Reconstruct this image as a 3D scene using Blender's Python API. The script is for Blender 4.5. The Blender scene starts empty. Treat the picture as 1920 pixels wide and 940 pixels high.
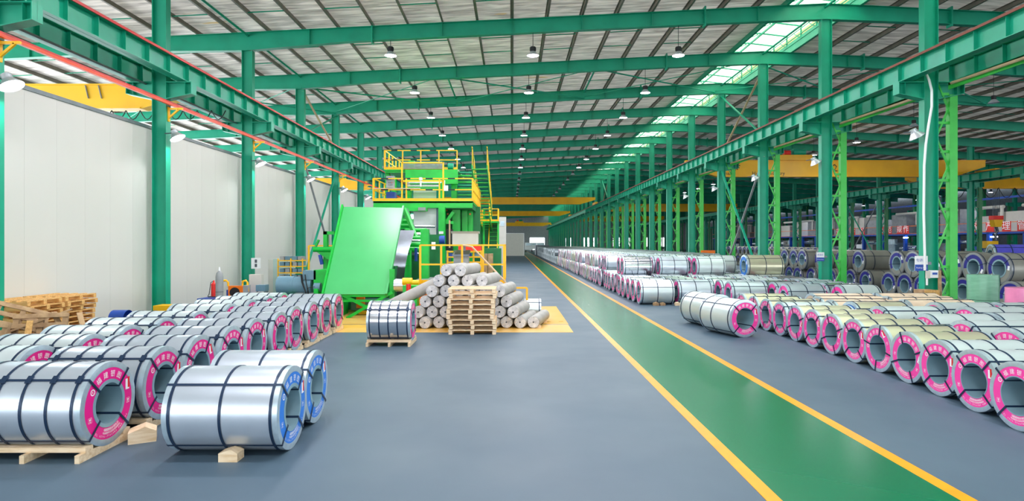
import bpy, math, random
from mathutils import Vector, Matrix
random.seed(7)
S = bpy.context.scene
COL = S.collection
PI = math.pi

# ------------------------------------------------------------------ camera
F = 1127.0            # focal length in pixels of the 1920 x 940 frame
H = 2.3               # eye height
cd = bpy.data.cameras.new('camera'); cam = bpy.data.objects.new('camera', cd); COL.objects.link(cam)
cam.location = (0, 0, H); cam.rotation_euler = (PI/2, 0, 0)
cd.sensor_width = 36; cd.lens = 36*F/1920; cd.shift_y = -14/1920
cd.clip_start = .05; cd.clip_end = 600
S.camera = cam

# ------------------------------------------------------------------ sky, exposure
w = bpy.data.worlds.new('sky'); S.world = w; w.use_nodes = True
bg = w.node_tree.nodes['Background']; bg.inputs[0].default_value = (.90, .96, 1.0, 1); bg.inputs[1].default_value = 3.4
S.view_settings.view_transform = 'Standard'; S.view_settings.look = 'None'
S.view_settings.exposure = 0.72; S.view_settings.gamma = 1
S.cycles.use_denoising = True
S.cycles.max_bounces = 7; S.cycles.diffuse_bounces = 5; S.cycles.glossy_bounces = 3
S.cycles.transmission_bounces = 4; S.cycles.sample_clamp_indirect = 6
S.cycles.caustics_reflective = False; S.cycles.caustics_refractive = False

def portal(name, loc, rot, sx, sy):
    l = bpy.data.lights.new(name, 'AREA'); l.shape = 'RECTANGLE'; l.size = sx; l.size_y = sy
    l.cycles.is_portal = True
    o = bpy.data.objects.new(name, l); o.location = loc; o.rotation_euler = rot; COL.objects.link(o)
portal('front_opening_portal', (18.5, -47, 5.5), (PI/2, 0, 0), 94, 12)
portal('left_opening_portal', (-28, 84, 5.5), (0, -PI/2, 0), 12, 262)


# ------------------------------------------------------------------ helpers
def at(x, y, Y):
    """world point seen at photo pixel (x, y) at depth Y"""
    return Vector(((x-960)*Y/F, Y, H+(456-y)*Y/F))
def zx(x, Y): return (x-960)*Y/F
def zz(y, Y): return H+(456-y)*Y/F

class MB:
    def __init__(s): s.v = []; s.f = []
    def add(s, vs, fs):
        b = len(s.v); s.v += [tuple(v) for v in vs]; s.f += [tuple(b+i for i in f) for f in fs]; return s
    def box(s, x0, x1, y0, y1, z0, z1):
        if x0 > x1: x0, x1 = x1, x0
        if y0 > y1: y0, y1 = y1, y0
        if z0 > z1: z0, z1 = z1, z0
        return s.add([(x0,y0,z0),(x1,y0,z0),(x1,y1,z0),(x0,y1,z0),(x0,y0,z1),(x1,y0,z1),(x1,y1,z1),(x0,y1,z1)],
              [(0,3,2,1),(4,5,6,7),(0,1,5,4),(1,2,6,5),(2,3,7,6),(3,0,4,7)])
    def bar(s, p, q, w, h, up=(0,0,1)):
        p = Vector(p); q = Vector(q); d = (q-p)
        if d.length < 1e-6: return s
        d.normalize(); u = Vector(up)
        if abs(d.dot(u)) > .98: u = Vector((0,1,0))
        a = d.cross(u).normalized(); b = a.cross(d)
        vs = []
        for c in (p, q):
            for sx, sy in ((-1,-1),(1,-1),(1,1),(-1,1)): vs.append(c+a*sx*w/2+b*sy*h/2)
        return s.add(vs, [(0,1,2,3),(7,6,5,4),(0,4,5,1),(1,5,6,2),(2,6,7,3),(3,7,4,0)])
    def cyl(s, p, q, r, n=16, r2=None, caps=True):
        p = Vector(p); q = Vector(q); d = (q-p).normalized(); u = Vector((0,0,1))
        if abs(d.dot(u)) > .98: u = Vector((0,1,0))
        a = d.cross(u).normalized(); b = a.cross(d); r2 = r if r2 is None else r2
        vs = [c+(a*math.cos(2*PI*k/n)+b*math.sin(2*PI*k/n))*rr for c, rr in ((p,r),(q,r2)) for k in range(n)]
        fs = [(k,(k+1)%n,n+(k+1)%n,n+k) for k in range(n)]
        if caps: fs += [tuple(range(n-1,-1,-1)), tuple(range(n,2*n))]
        return s.add(vs, fs)
    def tube(s, pts, r, n=8):
        pts = [Vector(p) for p in pts]; vs = []; fs = []
        for i, p in enumerate(pts):
            d = (pts[min(i+1,len(pts)-1)]-pts[max(i-1,0)]).normalized()
            u = Vector((0,0,1)) if abs(d.z) < .9 else Vector((0,1,0))
            a = d.cross(u).normalized(); b = a.cross(d)
            vs += [p+(a*math.cos(2*PI*k/n)+b*math.sin(2*PI*k/n))*r for k in range(n)]
        for i in range(len(pts)-1):
            fs += [(i*n+k, i*n+(k+1)%n, (i+1)*n+(k+1)%n, (i+1)*n+k) for k in range(n)]
        fs += [tuple(range(n-1,-1,-1)), tuple((len(pts)-1)*n+k for k in range(n))]
        return s.add(vs, fs)
    def lathe(s, prof, n, axis='x', closed=True, a0=0, a1=2*PI):
        """prof: list of (t, r) with t along the axis"""
        full = abs(a1-a0-2*PI) < 1e-6; m = len(prof); vs = []; cnt = n if full else n+1
        for k in range(cnt):
            a = a0+(a1-a0)*k/n; c, sn = math.cos(a), math.sin(a)
            for t, r in prof:
                vs.append((t, r*c, r*sn) if axis == 'x' else ((r*c, r*sn, t) if axis == 'z' else (r*sn, t, r*c)))
        fs = []
        for k in range(n):
            k2 = (k+1) % cnt
            for j in range(m if closed else m-1):
                j2 = (j+1) % m
                fs.append((k*m+j, k*m+j2, k2*m+j2, k2*m+j))
        if not full and closed:
            fs += [tuple(range(m)), tuple((cnt-1)*m+j for j in range(m-1,-1,-1))]
        return s.add(vs, fs)
    def prism(s, poly, a, b, axis='y'):
        """poly 2D outline extruded from a to b; axis y: (x,z); axis x: (y,z); axis z: (x,y)"""
        n = len(poly)
        def P(p, t): return (p[0], t, p[1]) if axis == 'y' else ((t, p[0], p[1]) if axis == 'x' else (p[0], p[1], t))
        vs = [P(p, a) for p in poly]+[P(p, b) for p in poly]
        fs = [(k,(k+1)%n,n+(k+1)%n,n+k) for k in range(n)]+[tuple(range(n-1,-1,-1)), tuple(range(n,2*n))]
        return s.add(vs, fs)
    def mesh(s, name, smooth=False):
        m = bpy.data.meshes.new(name); m.from_pydata(s.v, [], s.f)
        import bmesh
        bm = bmesh.new(); bm.from_mesh(m); bmesh.ops.recalc_face_normals(bm, faces=bm.faces); bm.to_mesh(m); bm.free()
        if smooth:
            m.polygons.foreach_set('use_smooth', [True]*len(m.polygons))
            try: m.set_sharp_from_angle(angle=math.radians(35))
            except Exception: pass
        return m
    def build(s, name, mat, parent=None, smooth=False, world=True, **kw):
        if parent is not None and world:
            o = ROOTLOC.get(parent.name, Vector((0,0,0)))
            if o.length > 0: s.v = [(v[0]-o.x, v[1]-o.y, v[2]-o.z) for v in s.v]
        m = s.mesh(name, smooth); m.materials.append(mat)
        o = bpy.data.objects.new(name, m); COL.objects.link(o)
        if parent is not None:
            o.parent = parent
            ROOTLOC[o.name] = ROOTLOC.get(parent.name, Vector((0,0,0))).copy()
        for k, v in kw.items(): o[k] = v
        return o
ROOTLOC = {}
def mb(): return MB()
def thing(name, label, cat, loc=(0,0,0), rz=0, group=None, local=False):
    o = bpy.data.objects.new(name, None); COL.objects.link(o); o.location = loc; o.rotation_euler = (0,0,rz)
    o.empty_display_size = .1
    o['label'] = label; o['category'] = cat
    if group: o['group'] = group
    ROOTLOC[o.name] = Vector((0,0,0)) if local else Vector(loc)
    return o
def struct(o): o['kind'] = 'structure'; return o
def tag(o, label, cat, group=None):
    o['label'] = label; o['category'] = cat
    if group: o['group'] = group
    return o
def kids(o):
    return CH.get(o.name) if o.name in CH else [c for c in o.children]
CH = {}
def cache(root):
    for c in root.children: cache(c)
    CH[root.name] = list(root.children)
def copy_tree(o, parent=None):
    c = o.copy(); COL.objects.link(c)
    if parent is not None: c.parent = parent
    for ch in CH.get(o.name, ()): copy_tree(ch, c)
    return c
def place(proto, used, loc, rot, label, group=None):
    o = proto if not used.get(proto.name) else copy_tree(proto)
    used[proto.name] = True
    o.location = loc; o.rotation_euler = rot; o['label'] = label
    if group: o['group'] = group
    return o
USED = {}
ORD = ['nearest','second','third','fourth','fifth','sixth','seventh','eighth','ninth','tenth','eleventh','twelfth','thirteenth','fourteenth','fifteenth','sixteenth','seventeenth','eighteenth','nineteenth','twentieth']
def nth(i): return ORD[i] if i < len(ORD) else None

# ------------------------------------------------------------------ materials
def lin(c):
    c = c/255.0
    return c/12.92 if c <= .04045 else ((c+.055)/1.055)**2.4
def rgb(t): return (lin(t[0]), lin(t[1]), lin(t[2]), 1)
def mat(name, c, rough=.5, metal=0, var=.08, scale=3.0, bump=0, bscale=30, c2=None, stretch=(1,1,1), spec=.5):
    m = bpy.data.materials.new(name); m.use_nodes = True; nt = m.node_tree; N = nt.nodes; L = nt.links
    b = N['Principled BSDF']; b.inputs['Roughness'].default_value = rough; b.inputs['Metallic'].default_value = metal
    b.inputs['Specular IOR Level'].default_value = spec
    tc = N.new('ShaderNodeTexCoord'); mp = N.new('ShaderNodeMapping'); mp.inputs['Scale'].default_value = stretch
    L.new(tc.outputs['Object'], mp.inputs['Vector'])
    nz = N.new('ShaderNodeTexNoise'); nz.inputs['Scale'].default_value = scale; nz.inputs['Detail'].default_value = 4
    L.new(mp.outputs['Vector'], nz.inputs['Vector'])
    mx = N.new('ShaderNodeMix'); mx.data_type = 'RGBA'
    a = rgb(c)
    d = rgb(c2) if c2 else tuple(x*(1-var*2) for x in a[:3])+(1,)
    if not c2: a = tuple(min(1, x*(1+var)) for x in a[:3])+(1,)
    mx.inputs[6].default_value = a; mx.inputs[7].default_value = d
    rp = N.new('ShaderNodeMapRange'); rp.inputs[1].default_value = .35; rp.inputs[2].default_value = .7
    L.new(nz.outputs['Fac'], rp.inputs[0]); L.new(rp.outputs[0], mx.inputs[0])
    L.new(mx.outputs[2], b.inputs['Base Color'])
    if bump:
        n2 = N.new('ShaderNodeTexNoise'); n2.inputs['Scale'].default_value = bscale; n2.inputs['Detail'].default_value = 3
        L.new(mp.outputs['Vector'], n2.inputs['Vector'])
        bp = N.new('ShaderNodeBump'); bp.inputs['Strength'].default_value = bump; bp.inputs['Distance'].default_value = .02
        L.new(n2.outputs['Fac'], bp.inputs['Height']); L.new(bp.outputs['Normal'], b.inputs['Normal'])
    return m
def emit(name, c, s):
    m = bpy.data.materials.new(name); m.use_nodes = True; nt = m.node_tree
    b = nt.nodes['Principled BSDF']; b.inputs['Base Color'].default_value = rgb(c)
    b.inputs['Emission Color'].default_value = rgb(c); b.inputs['Emission Strength'].default_value = s
    return m
M = {}
M['teal'] = mat('teal_paint', (14,160,126), .42, var=.06, scale=1.3)
M['green'] = mat('bright_green_paint', (66,200,80), .4, var=.05)
M['mgreen'] = mat('machine_green_paint', (12,190,62), .38, var=.10, scale=2)
M['plate'] = mat('pale_green_sheet', (74,184,108), .32, var=.03, scale=1.2)
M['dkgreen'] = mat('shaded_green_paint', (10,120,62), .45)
M['yellow'] = mat('safety_yellow', (255,192,12), .42, var=.04)
M['crane'] = mat('crane_orange', (255,184,0), .45, var=.05, scale=1)
M['craney'] = mat('crane_yellow', (255,192,0), .42, var=.03, scale=1)
M['red'] = mat('red_paint', (226,40,32), .4)
M['orange'] = mat('orange_paint', (250,120,8), .4)
M['rail'] = mat('conductor_orange', (240,70,4), .4)
M['railred'] = mat('conductor_red', (205,12,16), .4)
M['brown'] = mat('rusty_rail', (126,66,50), .6)
M['tan'] = mat('tan_pipe', (205,175,140), .45)
M['wall'] = mat('white_panel', (216,215,208), .35, var=.02, scale=.3)
M['trim'] = mat('grey_trim', (120,128,132), .4, metal=.4)
M['purlin'] = mat('zinc_purlin', (128,120,110), .5, metal=.3, var=.12, scale=2)
M['grey'] = mat('machine_grey', (150,154,156), .45)
M['beige'] = mat('beige_cabinet', (208,206,196), .4, var=.02)
M['pale'] = mat('pale_green_cabinet', (180,204,196), .4, var=.02)
M['white'] = mat('white_plastic', (238,240,242), .4, var=.01)
M['black'] = mat('black_rubber', (20,22,26), .5)
M['blue'] = mat('blue_enamel', (16,72,170), .4)
M['skyblue'] = mat('steel_blue', (104,140,158), .38, var=.05)
M['glass'] = mat('pale_window', (190,214,225), .1)
M['steel'] = mat('polished_steel', (205,212,220), .22, metal=.9, var=.03)
M['dsteel'] = mat('dark_steel', (96,102,110), .3, metal=.8)
M['wood'] = mat('fresh_pine', (240,218,186), .65, c2=(214,182,140), scale=4, stretch=(1,6,6), bump=.1)
M['wood2'] = mat('golden_pine', (236,190,118), .65, c2=(206,150,84), scale=4, stretch=(6,1,6), bump=.1)
M['wood3'] = mat('weathered_pine', (190,158,118), .75, c2=(140,108,76), scale=5, bump=.1)
M['strap'] = mat('navy_strap', (30,52,80), .35, metal=.3, var=.05)
M['pink'] = mat('magenta_label', (236,24,140), .4, var=.02)
M['pink2'] = mat('rose_label', (255,70,168), .4, var=.02)
M['bluel'] = mat('blue_label', (40,124,222), .4, var=.02)
M['purple'] = mat('indigo_label', (40,36,140), .4, var=.02)
M['ink'] = mat('white_ink', (250,250,252), .5, var=.0)
M['inkk'] = mat('dark_ink', (60,50,30), .5, var=.0)
M['galv'] = mat('galvanised_wrap', (206,216,228), .32, metal=.68, var=.03, scale=2)
M['galvw'] = mat('pale_wrap', (212,224,226), .34, metal=.42, var=.02, scale=2)
M['champ'] = mat('champagne_wrap', (222,216,188), .28, metal=.6, var=.03, scale=2)
M['mirror'] = mat('bright_zinc', (214,220,228), .16, metal=.9, var=.02, scale=2)
M['greyc'] = mat('dull_grey_wrap', (160,158,150), .42, metal=.4, var=.05, scale=2)
M['rim'] = mat('edge_guard', (200,218,230), .3, metal=.6, var=.05, scale=14)
M['rimg'] = mat('grey_edge_guard', (150,152,156), .35, metal=.5, var=.05)
M['rose2'] = mat('faded_rose_label', (206,112,158), .45, var=.05)
M['core'] = mat('inner_sleeve', (150,184,198), .34, metal=.35, var=.05)
M['paper'] = mat('kraft_wrap', (222,202,178), .7, c2=(206,184,158), bump=.2, bscale=12)
M['roll'] = mat('grey_fabric_roll', (176,174,170), .7, c2=(158,156,154), scale=3, bump=.15, bscale=25)
M['film'] = mat('pleated_film', (226,226,228), .4, c2=(170,172,180), scale=9, bump=.4, bscale=16)
M['gfilm'] = mat('green_film', (120,180,150), .22, var=.06, stretch=(1,1,4))
M['pfilm'] = mat('pink_film', (238,140,186), .25, var=.06)
M['lens'] = emit('lamp_lens', (248,240,255), 14.0)
M['hotlens'] = emit('floodlight_lens', (250,252,255), 22.0)
M['offlens'] = mat('unlit_lens', (214,220,228), .3)
M['sky'] = mat('unused', (255,255,255))
M['reflector'] = mat('lamp_reflector', (215,220,226), .3, metal=.5)

def roof_mat(name='wrinkled_foil_insulation', f=0.0):
    m = bpy.data.materials.new(name); m.use_nodes = True; nt = m.node_tree; N = nt.nodes; L = nt.links
    b = N['Principled BSDF']; b.inputs['Roughness'].default_value = .5; b.inputs['Metallic'].default_value = 0
    tc = N.new('ShaderNodeTexCoord'); mp = N.new('ShaderNodeMapping'); mp.inputs['Scale'].default_value = (.45, 3.2, 1)
    L.new(tc.outputs['Object'], mp.inputs['Vector'])
    n = N.new('ShaderNodeTexNoise'); n.inputs['Scale'].default_value = 1.6; n.inputs['Detail'].default_value = 5; n.inputs['Distortion'].default_value = .5
    L.new(mp.outputs['Vector'], n.inputs['Vector'])
    cr = N.new('ShaderNodeValToRGB'); e = cr.color_ramp.elements
    e[0].position = .34; e[0].color = rgb((160,150,143)); e[1].position = .66; e[1].color = rgb((234,222,212))  # wrinkle shade put into the foil colour, darker where the bump dips
    L.new(n.outputs['Fac'], cr.inputs[0])
    n3 = N.new('ShaderNodeTexNoise'); n3.inputs['Scale'].default_value = .9; n3.inputs['Detail'].default_value = 6
    mp3 = N.new('ShaderNodeMapping'); mp3.inputs['Scale'].default_value = (.5, 2, 1); L.new(tc.outputs['Object'], mp3.inputs['Vector']); L.new(mp3.outputs['Vector'], n3.inputs['Vector'])
    r3 = N.new('ShaderNodeMapRange'); r3.inputs[1].default_value = .69; r3.inputs[2].default_value = .74; L.new(n3.outputs['Fac'], r3.inputs[0])
    mx = N.new('ShaderNodeMix'); mx.data_type = 'RGBA'; L.new(r3.outputs[0], mx.inputs[0]); L.new(cr.outputs[0], mx.inputs[6]); mx.inputs[7].default_value = rgb((200,168,120))
    L.new(mx.outputs[2], b.inputs['Base Color'])
    bp = N.new('ShaderNodeBump'); bp.inputs['Strength'].default_value = .9; bp.inputs['Distance'].default_value = .08
    L.new(n.outputs['Fac'], bp.inputs['Height']); L.new(bp.outputs['Normal'], b.inputs['Normal'])
    if f > 0:   # translucency added so sky light brightens the ceiling and the hall below
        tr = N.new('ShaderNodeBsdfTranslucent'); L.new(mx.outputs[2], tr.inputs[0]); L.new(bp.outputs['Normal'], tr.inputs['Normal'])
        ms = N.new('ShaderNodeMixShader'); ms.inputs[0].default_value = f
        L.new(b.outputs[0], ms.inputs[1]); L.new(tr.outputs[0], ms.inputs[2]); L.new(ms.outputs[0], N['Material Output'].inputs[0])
    return m
M['roof'] = roof_mat()
M['roofa'] = roof_mat('strong_added_glow_foil', .085)  # foil glow is added, strongest near and stepped down along the hall
M['roofb'] = roof_mat('medium_added_glow_foil', .05)
M['roofc'] = roof_mat('weak_added_glow_foil', .025)
def floor_mat(name, c, c2, rough, rvar=.12, scale=.35):
    m = bpy.data.materials.new(name); m.use_nodes = True; nt = m.node_tree; N = nt.nodes; L = nt.links
    b = N['Principled BSDF']; b.inputs['Specular IOR Level'].default_value = .5
    tc = N.new('ShaderNodeTexCoord')
    n = N.new('ShaderNodeTexNoise'); n.inputs['Scale'].default_value = scale; n.inputs['Detail'].default_value = 8; n.inputs['Roughness'].default_value = .62
    L.new(tc.outputs['Object'], n.inputs['Vector'])
    mr = N.new('ShaderNodeMapRange'); mr.inputs[1].default_value = .25; mr.inputs[2].default_value = .78; L.new(n.outputs['Fac'], mr.inputs[0])
    mx = N.new('ShaderNodeMix'); mx.data_type = 'RGBA'; mx.inputs[6].default_value = rgb(c); mx.inputs[7].default_value = rgb(c2)
    L.new(mr.outputs[0], mx.inputs[0]); L.new(mx.outputs[2], b.inputs['Base Color'])
    n2 = N.new('ShaderNodeTexNoise'); n2.inputs['Scale'].default_value = .7; n2.inputs['Detail'].default_value = 3; L.new(tc.outputs['Object'], n2.inputs['Vector'])
    m2 = N.new('ShaderNodeMapRange'); m2.inputs[1].default_value = .3; m2.inputs[2].default_value = .7; m2.inputs[3].default_value = rough-rvar/2; m2.inputs[4].default_value = rough+rvar
    L.new(n2.outputs['Fac'], m2.inputs[0]); L.new(m2.outputs[0], b.inputs['Roughness'])
    return m
M['floor'] = floor_mat('blue_grey_epoxy', (76,98,114), (62,84,102), .50, .06, .25)
M['lane'] = floor_mat('green_epoxy', (0,108,70), (0,104,67), .24, .015)
M['matp'] = floor_mat('worn_floor_yellow', (240,178,30), (212,180,120), .3, .1, .5)
M['line'] = mat('line_paint', (244,160,14), .3, var=.05)
def translucent(name, c, f=.6):
    m = bpy.data.materials.new(name); m.use_nodes = True; nt = m.node_tree; N = nt.nodes; L = nt.links
    out = N['Material Output']; d = N.new('ShaderNodeBsdfDiffuse'); t = N.new('ShaderNodeBsdfTranslucent'); mix = N.new('ShaderNodeMixShader')
    nz = N.new('ShaderNodeTexNoise'); nz.inputs['Scale'].default_value = 1.5
    mx = N.new('ShaderNodeMix'); mx.data_type = 'RGBA'; mx.inputs[6].default_value = rgb(c); mx.inputs[7].default_value = rgb(tuple(int(x*.93) for x in c))
    L.new(nz.outputs['Fac'], mx.inputs[0]); L.new(mx.outputs[2], d.inputs[0]); L.new(mx.outputs[2], t.inputs[0])
    mix.inputs[0].default_value = f; L.new(d.outputs[0], mix.inputs[1]); L.new(t.outputs[0], mix.inputs[2]); L.new(mix.outputs[0], out.inputs[0])
    return m
M['frp'] = translucent('translucent_roof_sheet', (244,250,236), .8)
M['frpc'] = translucent('cream_louvre_sheet', (236,232,196), .55)

# ------------------------------------------------------------------ text
_tc = {}
def text_geo(s, size=1.0):
    key = s
    if key not in _tc:
        cu = bpy.data.curves.new('t', 'FONT'); cu.body = s; cu.align_x = 'CENTER'; cu.align_y = 'CENTER'; cu.resolution_u = 1
        o = bpy.data.objects.new('t', cu); COL.objects.link(o)
        bpy.context.view_layer.update()
        me = bpy.data.meshes.new_from_object(o.evaluated_get(bpy.context.evaluated_depsgraph_get()))
        _tc[key] = ([tuple(v.co) for v in me.vertices], [tuple(p.vertices) for p in me.polygons])
        bpy.data.objects.remove(o); bpy.data.curves.remove(cu); bpy.data.meshes.remove(me)
    return _tc[key]
def put_text(m, s, size, fn):
    vs, fs = text_geo(s); m.add([fn(x*size, y*size) for x, y, _ in vs], fs); return m

# ================================================================== SETTING
SP = 6.2
def FY(n): return 18.8+SP*n
XL, XR, XM, XE = -10.97, 13.03, 38.0, 64.0
YA, YB = -46.0, 214.0
RIDGE = 13.0
def zt(X): return 12.24-.05*abs(X-RIDGE)      # top of the rafters
fl = mb().box(-27, XE+2, YA, YB+1, -.3, 0).build('floor', M['floor']); struct(fl)
fl['label'] = 'glossy blue grey epoxy floor of the coil hall'
mb().box(2.41, 4.0, YA, 190, 0, .003).build('walkway', M['lane'], fl, label='glossy green painted walkway')
mb().box(2.27, 2.41, YA, 190, 0, .004).build('marking_line', M['line'], fl)
mb().box(4.0, 4.15, YA, 190, 0, .004).build('marking_line', M['line'], fl)
mb().box(-5.6, 1.58, 15.45, 16.9, 0, .003).build('floor_patch', M['matp'], fl, label='worn yellow painted floor patch')
mb().box(-5.6, 1.60, 17.0, 21.8, 0, .003).build('floor_patch', M['matp'], fl, label='worn yellow painted floor patch')

# ceiling -----------------------------------------------------------
def sheet(x0, x1, y0, y1):
    xsn = [x for x in (x0, RIDGE if x0 < RIDGE < x1 else None, x1) if x is not None]
    vs = []
    for x in xsn: vs += [(x,y0,zt(x)+.21),(x,y1,zt(x)+.21)]
    return mb().add(vs, [(2*i,2*i+1,2*i+3,2*i+2) for i in range(len(xsn)-1)])
ceil = sheet(-27, 11.4, YA, 52).build('ceiling', M['roofa']); struct(ceil); ceil['label'] = 'wrinkled foil insulation under the shallow pitched roof'
sheet(-27, 11.4, 52, 84).build('roof_lining', M['roofb'], ceil); sheet(-27, 11.4, 84, 112).build('roof_lining', M['roofc'], ceil); sheet(-27, 11.4, 112, YB).build('roof_lining', M['roof'], ceil)
sheet(14.45, XE+1, YA, 52).build('roof_lining', M['roofb'], ceil); sheet(14.45, XE+1, 52, 84).build('roof_lining', M['roofc'], ceil); sheet(14.45, XE+1, 84, YB).build('roof_lining', M['roof'], ceil)
k = -18
pmesh = None
while k*1.45 < XE:
    X = k*1.45
    if not (11.3 < X < 14.5):
        z = zt(X)
        if pmesh is None:
            b = mb(); b.box(-.01,.01, YA, YB, 0,.2).box(-.01,.07, YA, YB, 0,.015).box(-.07,.01, YA, YB, .185,.2); pmesh = b.mesh('purlin'); pmesh.materials.append(M['purlin'])
        o = bpy.data.objects.new('purlin', pmesh); COL.objects.link(o); o.parent = ceil; o.location = (X, 0, z+.004)
    k += 1
b = mb()
for e in (11.4, 14.45): b.box(e-.06, e+.06, YA, YB, zt(e)-.02, zt(e)+.5)
b.build('ridge_curb', M['teal'], ceil)
# sag rods between purlins
b = mb()
for n in range(-1, 22):
    for k in range(-17, 40, 2):
        x0, x1 = k*1.45, (k+1)*1.45
        if x0 > 9.8 and x0 < 14: continue
        for t in (.36, .68):
            Y = FY(n)+SP*t
            b.bar((x0,Y,zt(x0)+.05), (x1,Y,zt(x1)+.05), .035, .035)
b.build('sag_rod', M['teal'], ceil, kind='stuff', label='thin green sag rods between purlins')
# rafters
def zb(X):
    d = .60
    for c, e in ((XL,.16),(XR,.06),(XM,.1)):
        d += e*max(0, 1-abs(X-c)/4.0)
    return zt(X)-d
xs = [-26.5,-22,-15,-12.5,XL,-9.5,-7,-5.8,-2,3,8,10.5,XR,15.5,18,23,29,34,36,XM,40,43,50,57,63.8]
b = mb(); n_ = len(xs)
b.prism([(x, zb(x)) for x in xs]+[(x, zt(x)) for x in reversed(xs)], -.008, .008, 'y')
# fix: split concave outline into quads
b = mb()
for a, c in zip(xs[:-1], xs[1:]):
    b.prism([(a,zb(a)),(c,zb(c)),(c,zt(c)),(a,zt(a))], -.008, .008, 'y')
    b.prism([(a,zb(a)),(c,zb(c)),(c,zb(c)+.02),(a,zb(a)+.02)], -.13, .13, 'y')
    b.prism([(a,zt(a)-.02),(c,zt(c)-.02),(c,zt(c)),(a,zt(a))], -.13, .13, 'y')
for X in (-20,-15.5,-8.4,-2.9,0,2.9,5.8,10.2,17.4,20.3,26.1,31.9,43.5,49.3,55.1):
    b.box(X-.008, X+.008, -.11, .11, zb(X), zt(X)-.01)
raf = b.mesh('rafter'); raf.materials.append(M['teal'])
b = mb()
for X in (-5.8, 8.0, 18.2, 32.0, 46.0):
    b.box(X-.03, X+.03, -.16, .16, zb(X)-.1, zt(X)+.12)
    for zq in (.12,.3,.48): b.box(X-.1, X+.1, -.03,.03, zb(X)+zq-.01, zb(X)+zq+.01)
spl = b.mesh('splice_plate'); spl.materials.append(M['teal'])
NF = list(range(-3, 32))
for n in NF:
    o = bpy.data.objects.new('rafter', raf); COL.objects.link(o); o.parent = ceil; o.location = (0, FY(n), 0)
    if n < 10:
        p = bpy.data.objects.new('splice_plate', spl); COL.objects.link(p); p.parent = o
# fly braces from rafter to purlin
b = mb()
for n in range(0, 12):
    Y = FY(n)
    for X in (-8.7,-2.9,2.9,8.7,18.0,24,30): b.bar((X,Y+.05,zb(X)+.05), (X,Y+.75,zt(X)+.05), .04,.04)
b.build('fly_brace', M['teal'], ceil, kind='stuff', label='short green braces from rafters to purlins')
# crossed roof rods
nodes = [-24,-17.5,XL,-3.5,4.5,XR-.4,21,29.5,XM-.3]
for n in (2, 10):
    for a, c in zip(nodes[:-1], nodes[1:]):
        mb().cyl((a,FY(n),zb(a)+.1),(c,FY(n+1),zb(c)+.1),.04,8).build('roof_brace', M['teal'], ceil)
        mb().cyl((a,FY(n+1),zb(a)+.2),(c,FY(n),zb(c)+.2),.025,8).build('roof_brace', M['teal'], ceil)
for X in (-3.5, 4.5):
    mb().cyl((X,FY(2),zt(X)-.1),(X,FY(3),zt(X)-.1),.05,8).build('roof_strut', M['teal'], ceil)
for X in (XL, XR):
    mb().cyl((X,YA,zt(X)-.12),(X,YB,zt(X)-.12),.05,8).build('eave_strut', M['teal'], ceil)
# ridge monitor
mon = mb().prism([(10.7,13.15),(12.95,13.35),(15.2,13.15),(15.2,13.19),(12.95,13.39),(10.7,13.19)], YA, YB, 'y').build('ridge_sheet', M['frp'], ceil, label='translucent white skylight sheet along the ridge')
mb().box(14.46,14.49,YA,YB,12.55,12.95).build('louvre_sheet', M['frpc'], ceil, label='cream louvre sheet beside the skylight')
b = mb()
Y = YA
while Y < 150:
    for e in (11.4, 14.4):
        b.box(e-.03,e+.03,Y-.03,Y+.03,zt(e)+.3,13.2)
    b.bar((11.4,Y,13.12),(12.95,Y,13.3),.06,.06); b.bar((14.45,Y,13.12),(12.95,Y,13.3),.06,.06)
    b.bar((11.45,Y,13.05),(12.9,Y+1.55,13.22),.03,.03); b.bar((12.9,Y,13.22),(11.45,Y+1.55,13.05),.03,.03)
    b.bar((14.38,Y,12.5),(14.38,Y+.75,13.0),.03,.03)
    Y += 1.55
for zq in (12.5,12.75,13.0): b.box(14.36,14.40,YA,150,zq-.02,zq+.02)
b.box(12.92,12.98,YA,150,13.1,13.2)
b.build('skylight_frame', M['teal'], ceil, label='green steel frame of the skylight')

# walls --------------------------------------------------------------
wl = mb().box(-11.50,-11.42, 2, 62, 0, 5.86).build('wall_left', M['wall']); struct(wl); wl['label'] = 'white sandwich panel partition behind the left columns'
pm = mb().box(0,.06, .0015, .9985, 0, 5.88).mesh('wall_panel'); pm.materials.append(M['wall'])
for i in range(60):
    o = bpy.data.objects.new('wall_panel', pm); COL.objects.link(o); o.parent = wl; o.location = (-11.42, 2+i, 0)
t1 = struct(mb().box(-11.52,-11.33,2,62,5.88,5.98).build('trim_1', M['trim'])); t1['label'] = 'grey capping along the top of the white partition'
t2 = struct(mb().box(-11.36,-11.33,2,62,0,.12).build('baseboard_left', M['trim'])); t2['label'] = 'grey skirting along the white partition'
# far end wall with bright window openings
wb = mb()
wb.box(-27, XE+2, YB, YB+.3, 4.2, 13.0)
openx = [(6.3,11.6)]+[(15.2+i*1.7, 16.4+i*1.7) for i in range(4)]+[(25.5,27.5),(29,30.5),(36,38.5),(40,42),(47,50),(53,56)]
px = -27
for a, c in openx:
    wb.box(px, a, YB, YB+.3, 0, 4.2); wb.box(a, c, YB, YB+.3, 0, 1.1 if a > 12 else 0.02); px = c
wb.box(px, XE+2, YB, YB+.3, 0, 4.2)
wbk = struct(wb.build('wall_back', M['grey'])); wbk['label'] = 'distant grey end wall with bright openings'
b = mb()
for z in [i*.6+4.3 for i in range(13)]: b.box(-12, 20, YB-.05, YB, z, z+.12)
b.build('cladding_rib', M['grey'], wbk)
wr = struct(mb().box(XE+1.6, XE+2, 20, YB, 0, 10).build('wall_right', mat('dark_cladding', (84,92,98), .6))); wr['label'] = 'far grey side wall of the third bay'

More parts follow.
